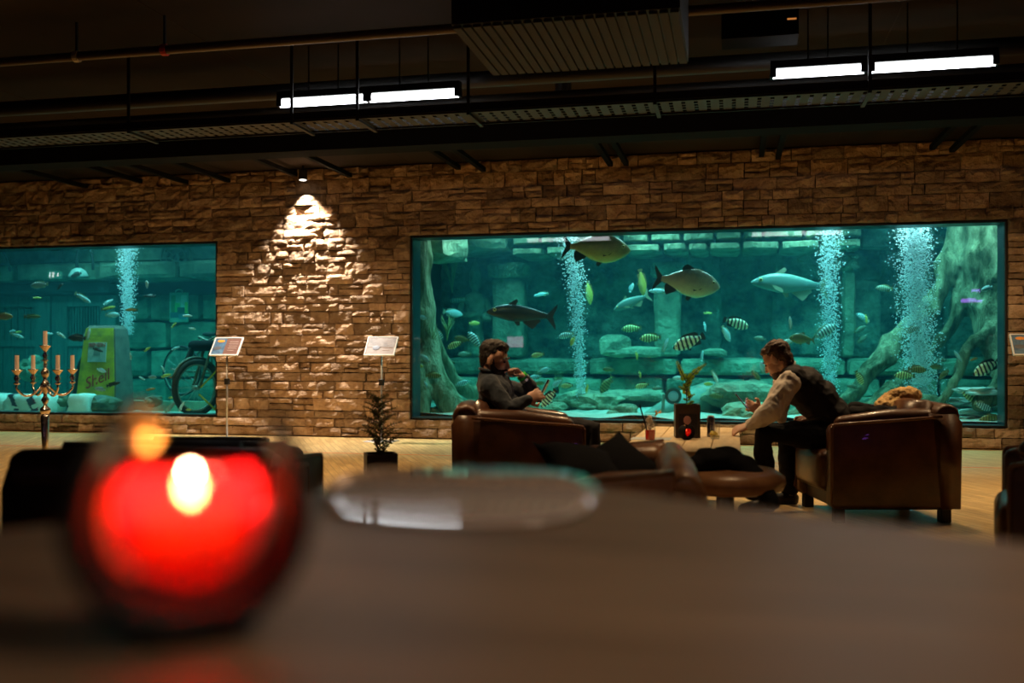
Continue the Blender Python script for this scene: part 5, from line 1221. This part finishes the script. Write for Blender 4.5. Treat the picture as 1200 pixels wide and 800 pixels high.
L_LIST = [
 (46,334,21,13.9,188,'cichlid','gy','pale grey fish swimming left below the exit sign reflection',0),(70,336,10,13.8,230,'slim','dk','tiny dark fish right of the pale grey one',None),
 (89,322,14,14.6,200,'cichlid','dk','dark fish in front of the lamp shell',None),(97,349,22,14.0,-32,'slim','te','pale blue fish slanting down right before the door',0),
 (4,371,22,13.7,0,'cichlid','or','dark orange fish at the left edge of the picture',0),(38,371,20,13.8,0,'slim','ol','olive-yellow fish swimming right before the left door',0),
 (127,361,17,13.9,10,'slim','ye','slender yellow fish left of the bubbles above the pump',0),(154,363,15,13.7,180,'slim','or','slender orange-brown fish in front of the bubbles',0),
 (132,369,17,14.0,0,'cichlid','te','pale blue fish under the slender yellow one',0),(127,354,12,14.2,30,'slim','te','faint blue fish above the slender yellow one',None),
 (172,333,9,13.8,95,'cichlid','wh','tiny white fish high up right of the bubbles',None),(175,347,13,14.0,180,'slim','dk','dark fish below the tiny white one',None),
 (90,396,21,13.6,178,'cichlid','dk','dark olive fish swimming left beside the pump',0),(44,349,9,14.2,0,'slim','ye','tiny green-yellow fish before the left louvres',None),
 (20,393,17,14.0,-20,'slim','te','slender pale fish left of the candelabrum top',0),(15,388,9,14.2,10,'slim','te','tiny pale fish above the slender one at left',None),
 (72,393,13,13.9,-30,'slim','wh','slender white fish right of the candelabrum top',None),(57,391,10,14.0,0,'slim','te','small pale fish beside the tallest candle',None),
 (204,381,9,13.9,45,'slim','ye','pale yellow fish below the tin sign',None),(220,370,10,13.8,0,'slim','wh','white fish on the lower edge of the tin sign',None),
 (225,385,9,13.9,170,'slim','wh','white fish just above the motorbike',None),(173,409,10,13.7,30,'slim','ye','bright yellow fish right of the pump',None),
 (119,434,11,13.5,-20,'cichlid','te','blue-green fish on the pump lettering',None),(133,450,17,13.4,15,'slim','dk','dark blue fish crossing the lower pump front',0),
 (117,456,12,13.4,170,'cichlid','gy','grey fish low on the pump front',None),(195,440,13,13.7,15,'slim','ye','yellow-white fish inside the thin bicycle wheel',None),
 (179,442,11,13.8,0,'cichlid','gy','pale fish left of the thin bicycle wheel',None),(202,442,9,13.6,180,'slim','or','orange-yellow fish beside the yellow-white one in the wheel',None),
 (177,456,10,13.6,10,'slim','or','orange fish right of the pump foot',None),(166,443,8,13.6,150,'slim','te','tiny blue fish at the right side of the pump',None),
 (200,477,18,13.5,50,'slim','gy','grey fish nose-up on the floor left of the motorbike wheel',0),(213,476,13,13.4,60,'slim','wh','white fish nose-up beside the motorbike wheel',None),
 (221,480,7,13.4,0,'cichlid','ye','tiny yellow fish under the motorbike wheel',None),(201,466,8,13.6,0,'slim','ye','tiny yellow fish on the concrete beam',None),
 (153,417,9,13.5,100,'slim','te','tiny pale fish on the side of the pump',None),(104,391,14,13.7,80,'slim','wh','white fish standing upright at the pump\'s left edge',None),
 (191,432,8,13.9,120,'slim','wh','tiny white fish upper left in the thin bicycle wheel',None),(204,433,9,13.9,-20,'slim','gy','small grey fish upper right in the thin bicycle wheel',None),
 (206,408,10,14.0,20,'slim','te','small green-blue fish on top of the thin bicycle wheel',None),(114,444,8,13.4,60,'slim','ye','tiny yellow fish at the first letter on the pump',None),
 (115,410,12,13.5,-20,'slim','dk','dark fish on the dial of the pump',None),(22,389,8,14.3,0,'slim','ye','tiny greenish fish high left of the candelabrum',None),
]
for f in L_LIST: fish(*f[:8], name=C_, yaw=f[8], group='fish in the left aquarium')
# ================================================================== people
UPV = Vector((0,0,1))
def basis(fwd, left, up, origin):
    m = Matrix((fwd, left, up)).transposed().to_4x4(); m.translation = origin; return m
def head_pieces(bm, M):
    def E(c, r): ellip(bm, M @ Vector(c), r, M.to_3x3(), 14, 10)
    E((-.012,0,.035),(.098,.077,.088)); E((.035,0,-.03),(.060,.060,.085)); E((.045,0,-.085),(.045,.047,.036)); E((.073,0,-.101),(.020,.022,.017))
    E((.077,0,.014),(.020,.050,.013)); E((.094,0,-.066),(.010,.023,.0065)); E((.091,0,-.079),(.010,.020,.0065))
    for s in (1,-1): E((.052,s*.030,-.028),(.032,.031,.042)); E((.030,s*.040,.030),(.050,.034,.045)); E((-.004,s*.079,-.012),(.024,.010,.034)); E((-.002,s*.083,-.028),(.013,.008,.014)); E((.103,s*.009,-.042),(.010,.009,.007))
    tube(bm, [M @ Vector(p) for p in ((.088,0,.012),(.103,0,-.015),(.113,0,-.037))], [.008,.010,.012], 8, round_=True)
def hand_pieces(bm, wrist, x, z, thumb, curl=(.5,.7,.5), spread=1.0, tc=.3, sc=1.0):
    """x: towards the fingers, z: back of the hand, thumb: +1 / -1 side"""
    x = Vector(x).normalized(); z = Vector(z); z = (z-x*z.dot(x)).normalized(); y = z.cross(x)*thumb
    P = lambda a,b,c: Vector(wrist)+(x*a+y*b+z*c)*sc
    R3 = Matrix((x,y,z)).transposed()
    ellip(bm, P(.048,0,0), (.050*sc,.041*sc,.016*sc), R3); ellip(bm, P(.075,.004,.002), (.024*sc,.042*sc,.013*sc), R3); ellip(bm, P(.03,.022,-.010), (.030*sc,.016*sc,.014*sc), R3)
    for i,(yy,L) in enumerate(((.031,.070),(.0105,.079),(-.0105,.074),(-.031,.058))):
        p = P(.088,yy*1.05,.002); a = 0; pts = [p]; fan = (yy*.6)*spread
        for k in range(3):
            a += curl[k]*(1+.08*i); d = x*cos(a)-z*sin(a)+y*fan*4*(.15); p = p+d.normalized()*L*(.45,.32,.23)[k]*sc; pts.append(p)
        tube(bm, pts, [.0092*sc,.0086*sc,.0078*sc,.0066*sc], 8, round_=True)
    tube(bm, [P(.018,.034,-.006),P(.050,.056,-.014-.02*tc),P(.075,.058-.02*tc,-.020-.05*tc),P(.092,.052-.03*tc,-.026-.07*tc)], [.0125*sc,.0115*sc,.0098*sc,.0075*sc], 8, round_=True)
def limb(bm, pts, rad, n=12): tube(bm, pts, rad, n, round_=True)
def wrinkle(me, amp, sc, stretch=(1,1,1), seed=0):
    nr = [v.normal.copy() for v in me.vertices]
    for v, nv in zip(me.vertices, nr):
        q = Vector((v.co.x*stretch[0],v.co.y*stretch[1],v.co.z*stretch[2]))*sc
        k = noise.noise(q+Vector((seed,0,seed))); k = k-abs(noise.noise(q*1.9+Vector((0,seed,3))))*.8
        v.co += nv*k*amp
def skinpart(t, name, bm, m, vox, sm=2, wr=None):
    me = remesh(bm, vox, sm, name)
    if wr: wrinkle(me, *wr)
    return obj(name, me, m, t, world=True)
def shoe(t, heel, toe, m=None):
    heel, toe = Vector(heel), Vector(toe); d = (toe-heel).normalized(); bm = B()
    tube(bm, [heel+UPV*.045,heel.lerp(toe,.35)+UPV*.05,heel.lerp(toe,.7)+UPV*.038,toe+UPV*.03], [.042,.044,.044,.032], 12, round_=True, flat=.9); ellip(bm, heel+UPV*.085+d*.02, (.045,.045,.045))
    tube(bm, [heel+UPV*.014,heel.lerp(toe,.5)+UPV*.014,toe+UPV*.014],[.040,.043,.035],12,round_=True,flat=.45)
    return skinpart(t,'shoe',bm,m or m_shoe,.009,2)

# ------------------------------------------------------------------ bearded man in the left armchair
t1 = thing('person', 'bearded man in a dark grey sweater sitting sideways, holding a phone, hand at his mouth', 'person', at_floor(.05,6.82), 0, 'seated men')
pitch = radians(12); yw = radians(-14)
f0 = (RGT*cos(yw)+FWD*sin(yw)); fw = f0*cos(pitch)-UPV*sin(pitch); lf = UPV.cross(f0).normalized(); up = fw.cross(lf)
H1 = basis(fw, lf, up, W(579,420.5,6.80))
J = dict(neck=W(573,440,6.81), sN=W(574,453,6.64), sF=W(579,451,7.00), eN=W(597,480,6.57), wN=W(617,469,6.60), eF=W(634,464,6.98), wF=W(612,441,6.90),
         hN=W(603,497,6.72), hF=W(603,496,6.92), kN=W(694,504,6.70), kF=W(688,501,6.99), aN=W(692,590,6.66), aF=W(688,584,6.97), ch=W(582,461,6.82), be=W(591,482,6.82))
xN = (W(632,461,6.64)-J['wN']); xF = (W(600,431,6.84)-J['wF'])
def m1_torso(bm, g):
    B3 = Matrix((RGT,FWD,UPV)).transposed()
    ellip(bm, J['ch'], (.112+g,.165+g,.145+g), B3); ellip(bm, J['be'], (.125+g,.155+g,.13+g), B3); ellip(bm, W(576,455,6.82), (.085+g,.17+g,.075+g), B3)
    limb(bm, [J['sN'],W(575,450,6.82),J['sF']], [.064+g,.085+g,.064+g]); limb(bm, [J['neck']+UPV*.01,W(575,449,6.82)], [.062+g*.6,.09+g])
    ellip(bm, W(597,493,6.82), (.15+g,.17+g,.11+g), B3)
bm = B(); head_pieces(bm, H1); limb(bm, [H1 @ Vector((-.02,0,-.05)), J['neck']-UPV*.02], [.056,.060]); m1_torso(bm, -.012)
limb(bm,[J['sN'],J['eN'],J['wN']],[.05,.038,.026]); limb(bm,[J['sF'],J['eF'],J['wF']],[.05,.038,.026])
hand_pieces(bm, J['wN'], xN, (-FWD*.9+UPV*.35), -1, (.35,.75,.7), 1, .6, 1.05)
hand_pieces(bm, J['wF'], xF, (FWD*.3+RGT*.25+UPV*.9), 1, (.85,1.0,.7), 1, .4, 1.05)
for s in 'NF': limb(bm,[J['h'+s],J['k'+s],J['a'+s]],[.08,.052,.036])
body1 = skinpart(t1,'body',bm,m_skin,.0062,2)
bm = B(); E = lambda c,r: ellip(bm, H1 @ Vector(c), r, H1.to_3x3(), 14, 10)
E((-.018,0,.052),(.100,.080,.084)); E((.048,0,.090),(.040,.056,.032)); E((-.030,0,.018),(.066,.085,.064))
for k in range(34):
    a = k*2.4; q = k/34; E((.004+.078*cos(a)*q,.062*sin(a)*q,.120-.030*q*q),(.022,.020,.018))
E((-.03,0,.03),(.08,.079,.07)); E((-.06,0,.01),(.046,.066,.075)); E((-.055,0,-.045),(.036,.052,.04))
hair1 = skinpart(t1,'hair',bm,m_hair1,.007,1,(.006,60))
bm = B(); E((.047,0,-.082),(.053,.059,.047)); E((.076,0,-.104),(.030,.031,.026)); E((.100,0,-.056),(.011,.028,.008)); E((.096,0,-.098),(.012,.022,.014))
for s in (1,-1): tube(bm,[H1 @ Vector((.008,s*.072,.0)),H1 @ Vector((.018,s*.066,-.05)),H1 @ Vector((.045,s*.046,-.085))],[.013,.019,.026],8,round_=True)
skinpart(t1,'beard',bm,m_hair1,.006,1,(.003,90))
for s in (1,-1):
    bm = B(); tube(bm,[H1 @ Vector(p) for p in ((.094,s*.014,.020),(.092,s*.036,.026),(.078,s*.056,.016))],[.005,.006,.004],6,round_=True); obj('eyebrow', bm, m_hair1, t1, smooth=True, world=True)
    bm = B(); ellip(bm,H1 @ Vector((.084,s*.032,-.004)),(.010,.013,.007),H1.to_3x3(),8,6); obj('eye', bm, m_eye, t1, smooth=True, world=True)
bm = B(); m1_torso(bm, .012); limb(bm,[J['sN'],J['sN'].lerp(J['eN'],.5),J['eN'],J['eN'].lerp(J['wN'],.5),J['wN']],[.070,.068,.058,.052,.040]); limb(bm,[J['sF'],J['eF'],J['eF'].lerp(J['wF'],.5),J['eF'].lerp(J['wF'],.93)],[.068,.055,.046,.036])
sw = skinpart(t1,'sweater',bm,m_sweater,.009,3,(.011,13,(1,1,.8),2))
bm = B(); tube(bm,[J['neck']+Vector((0,0,.032))+(RGT*cos(a)*.060+FWD*sin(a)*.066-UPV*.016*cos(a)) for a in [2*pi*k/20 for k in range(21)]],.012,8,cap=False); obj('collar', bm, m_sweater, sw, smooth=True, world=True)
bm = B()
for s in 'NF': limb(bm,[J['h'+s],J['h'+s].lerp(J['k'+s],.5),J['k'+s],J['k'+s].lerp(J['a'+s],.5),J['a'+s]],[.100,.092,.076,.066,.060])
ellip(bm, W(600,497,6.82), (.14,.185,.095), Matrix((RGT,FWD,UPV)).transposed())
skinpart(t1,'trousers',bm,m_jeans,.011,3,(.010,12,(1,1,1),5))
for s in 'NF':
    a = J['a'+s]; shoe(t1,(a.x,a.y,0),Vector((a.x,a.y,0))+RGT*.20-FWD*.02)
dF = (J['wF']-J['eF']).normalized()
bm = B(); tube(bm,[J['wF']-dF*.012,J['wF']+dF*.012],[.037,.036],14); obj('wristband', bm, m_green, t1, smooth=False, world=True, label='bright green wristband')
bm = B(); tube(bm,[J['wF']-dF*.032,J['wF']-dF*.016],[.041,.040],14); obj('wristwatch', bm, m_chromec, t1, smooth=False, world=True)
def phone(c, longv, normal, label, m_case=None):
    u = Vector(longv).normalized(); n = Vector(normal); n = (n-u*n.dot(u)).normalized(); w = u.cross(n); M = basis(w,u,n,Vector(c))
    t = thing('smartphone', label, 'phone', c, 0, 'smartphones'); bm = rbox((-.036,-.075,-.0042),(.036,.075,.0042),.0035,2); bm.transform(M); obj('case', bm, m_phone, t, world=True)
    bm = B(); box(bm,(-.032,-.069,.0043),(.032,.069,.0047),M); obj('screen', bm, m_screen, t, world=True)
    bm = B(); box(bm,(.008,.045,-.0062),(.030,.070,-.0043),M); obj('camera_bump', bm, m_black, t, world=True); return t
phone(W(637.5,456.5,6.69), RGT*.5+UPV*1.0, -RGT+UPV*.5+FWD*.25, 'dark phone held up in the bearded man\'s near hand')

# ------------------------------------------------------------------ man in the waistcoat, bending forward
t2 = thing('person', 'man in a black waistcoat and cream shirt bending forward over his phone', 'person', at_floor(2.2,7.05), 0, 'seated men')
pitch = radians(30); yw = radians(-36)
f0 = (-RGT*cos(yw)-FWD*sin(yw)); fw = f0*cos(pitch)-UPV*sin(pitch); lf = UPV.cross(f0).normalized(); up = fw.cross(lf)
H2 = basis(fw, lf, up, W(911,421,7.03))
K = dict(neck=W(928,437,7.03), sN=W(924,449,6.86), sF=W(919,449,7.20), eN=W(903,482,6.76), wN=W(879,498,6.80), eF=W(912,492,7.26), wF=W(891,480,7.24),
         hN=W(978,511,6.93), hF=W(980,509,7.17), kN=W(894,507,6.84), kF=W(922,513,7.36), aN=W(897,577,7.05), aF=W(925,572,7.42))
def m2_torso(bm, g, lo=True):
    for c, r in (((941,453,7.03),(.125,.185,.135)),((957,468,7.04),(.135,.180,.135)),((970,485,7.05),(.135,.180,.13)),((930,446,7.03),(.09,.175,.085))):
        d = (W(930,440,7.03)-W(985,497,7.03)).normalized(); n_ = d.cross(FWD).normalized(); ellip(bm, W(*c), (r[0]+g,r[1]+g,r[2]+g), Matrix((d,FWD,n_)).transposed() if True else None)
    limb(bm,[W(930,443,6.90),W(928,441,7.03),W(926,443,7.16)],[.072+g,.080+g,.072+g]); ellip(bm, W(978,502,7.05), (.13+g,.175+g,.12+g), Matrix((RGT,FWD,UPV)).transposed())
bm = B(); head_pieces(bm, H2); limb(bm,[H2 @ Vector((-.02,0,-.05)), K['neck']],[.057,.062]); m2_torso(bm,-.015)
limb(bm,[K['sN'],K['eN'],K['wN']],[.052,.042,.028]); limb(bm,[K['sF'],K['eF'],K['wF']],[.052,.042,.028])
hand_pieces(bm, K['wN'], W(864,503,6.84)-K['wN'], UPV*.8-FWD*.5, -1, (.35,.6,.5), 1, .4, 1.08)
hand_pieces(bm, K['wF'], W(874,474,7.20)-K['wF'], FWD*.75-UPV*.3+RGT*.2, 1, (.25,.55,.6), 1, .5, 1.08)
for s in 'NF': limb(bm,[K['h'+s],K['k'+s],K['a'+s]],[.08,.052,.036])
skinpart(t2,'body',bm,m_skin,.0062,2)
bm = B(); E = lambda c,r: ellip(bm, H2 @ Vector(c), r, H2.to_3x3(), 14, 10)
E((-.020,0,.050),(.104,.082,.088)); E((.046,0,.088),(.040,.058,.032)); E((-.030,0,.018),(.066,.085,.064)); E((-.065,0,0),(.046,.068,.08)); E((-.06,0,-.055),(.036,.054,.045))
for k in range(16):
    a = k*2.4; E((-.02+.08*cos(a)*(k/16),.065*sin(a)*(k/16),.118-.04*(k/16)**2),(.024,.022,.020))
skinpart(t2,'hair',bm,m_hair2,.0065,1,(.008,48))
for s in (1,-1):
    bm = B(); tube(bm,[H2 @ Vector(p) for p in ((.094,s*.014,.020),(.092,s*.036,.026),(.078,s*.056,.016))],[.004,.005,.003],6,round_=True); obj('eyebrow', bm, m_hair2, t2, smooth=True, world=True)
    bm = B(); ellip(bm,H2 @ Vector((.084,s*.032,-.004)),(.010,.013,.007),H2.to_3x3(),8,6); obj('eye', bm, m_eye, t2, smooth=True, world=True)
bm = B(); E((.045,0,-.088),(.048,.050,.036)); E((.075,0,-.102),(.024,.026,.020))
skinpart(t2,'stubble_beard',bm,m_hair2,.006,1,(.002,90))
bm = B(); m2_torso(bm,-.004); limb(bm,[K['sN']+UPV*.01,K['sN'].lerp(K['eN'],.5),K['eN'],K['eN'].lerp(K['wN'],.5),K['wN']],[.086,.082,.076,.066,.040]); limb(bm,[K['sF'],K['eF'],K['wF']],[.078,.068,.040])
sh = skinpart(t2,'shirt',bm,m_shirt,.009,3,(.013,12,(1,1,.9),4))
bm = B(); q = K['neck']+(H2.translation-K['neck'])*.30; ax = (H2.translation-K['neck']).normalized(); a_, b_ = frame_of(ax)
tube(bm,[q+(a_*cos(a)+b_*sin(a))*.066 for a in [2*pi*k/20 for k in range(21)]],.012,8,cap=False); obj('collar', bm, m_shirt, sh, smooth=True, world=True)
bm = B(); tube(bm,[K['wN']-(K['wN']-K['eN']).normalized()*.02,K['wN']+(K['wN']-K['eN']).normalized()*.012],[.044,.040],14); obj('cuff', bm, m_shirt, sh, world=True)
bm = B(); m2_torso(bm,.018); skinpart(t2,'waistcoat',bm,m_vest,.009,3,(.010,9,(1,1,1.4),9))
bm = B()
for s in 'NF': limb(bm,[K['h'+s],K['h'+s].lerp(K['k'+s],.5),K['k'+s],K['k'+s].lerp(K['a'+s],.5),K['a'+s]],[.108,.098,.083,.076,.070])
ellip(bm, W(978,510,7.05), (.14,.20,.115), Matrix((RGT,FWD,UPV)).transposed()); skinpart(t2,'trousers',bm,m_trouser,.011,3,(.010,12,(1,1,1),7))
for s in 'NF':
    a = K['a'+s]; g = Vector((a.x,a.y,0)); shoe(t2,g+RGT*.03,g-RGT*.17-FWD*.03)
    bm = B(); limb(bm,[g+UPV*.07,a+UPV*.02],[.046,.046]); obj('sock', bm, m_sock, t2, smooth=True, world=True)
phone(W(869,470,7.18), -RGT*.62+UPV*.78, RGT*.78+UPV*.62-FWD*.15, 'dark phone held out in the waistcoat man\'s far hand')

# ------------------------------------------------------------------ things lying in the right armchair
bm = B()
for px,py,tt,r in ((1046,470,7.15,.07),(1056,464,7.15,.075),(1066,462,7.15,.06),(1036,476,7.12,.06),(1052,476,7.1,.07)): ellip(bm,W(px,py,tt),(r*1.3,r*1.1,r*.8),u=10,v=7)
me = remesh(bm,.010,1,'fur_bundle')
nr = [v.normal.copy() for v in me.vertices]
for v, nv in zip(me.vertices, nr): v.co += nv*(.022*abs(noise.noise(v.co*38))+.012*noise.noise(v.co*90)) + noise.noise_vector(v.co*14)*.012
tag(obj('fur_bundle', me, mat('tan_fur', (.40,.22,.07), .9, col2=(.72,.50,.22), nsc=22, bump=(120,.8,.01))), 'tan furry hood lying on the back of the right armchair', 'fur hood')
bm = B()
for a, b, r in (((1000,487,7.0),(1030,482,7.0),.07),((1030,482,7.0),(1078,480,6.98),.045),((1012,492,7.05),(1060,487,7.05),.09),((1000,478,7.1),(1030,478,7.15),.05)): tube(bm,[W(*a),W(*b)],[r,r*.6],10,round_=True)
me = remesh(bm,.012,2,'jacket')
for v in me.vertices: v.co += noise.noise_vector(v.co*13)*.016
tag(obj('jacket', me, m_blackcloth), 'black jacket heaped in the right armchair behind the bent man', 'jacket')

# ================================================================== the far end of the room (mirrored in the panes)
t = thing('exit_sign', 'lit green exit sign with an arrow hanging at the far left of the room', 'exit sign', (-18.0,1.7,3.30))
obj('sign_case', mbox((-.24,-.03,-.12),(.24,.0,.12)), m_black, t)
obj('sign_face', mbox((-.22,.0,-.10),(.22,.012,.10)), emis('exit_green', (.05,.55,.38), 5), t)
m_ew = emis('exit_white', (.9,1,.97), 16)
bm = B(); box(bm,(-.155,.012,-.075),(-.13,.018,.075)); box(bm,(-.07,.012,-.07),(-.02,.018,.07)); box(bm,(.09,.012,-.01),(.115,.018,.07)); prism(bm,[(.05,.0),(.155,.0),(.1025,-.065)],.012,.018); obj('sign_symbols', bm, m_ew, t)
for x in (-.2,.2): obj('hanger', mbox((x-.006,-.02,.12),(x+.006,-.008,CEIL-3.30)), m_black, t)
t = thing('wall_screen', 'small pink glowing screen on the wall behind the photographer', 'screen', (-7.1,-6.96,1.57))
obj('screen_case', mbox((-.29,-.03,-.20),(.29,.02,.20)), m_black, t); obj('screen_face', mbox((-.27,.02,-.18),(.27,.026,.18)), emis('pink_screen', (.85,.45,.75), 5), t)
t = thing('neon_light', 'purple neon strips on the wall behind the photographer', 'neon light', (7.0,-6.96,2.75))
for k,(x,z,w) in enumerate(((0,0,.30),(.12,.32,.12),(-.1,.05,.2))):
    bm = B(); tube(bm,[(x-w,.03,z),(x+w,.03,z)],.035,8); obj('neon_tube', bm, emis('purple_neon', (.45,.12,1.0), 14), t)
obj('backplate', mbox((-.4,-.03,-.1),(.4,-.005,.42)), m_black, t)
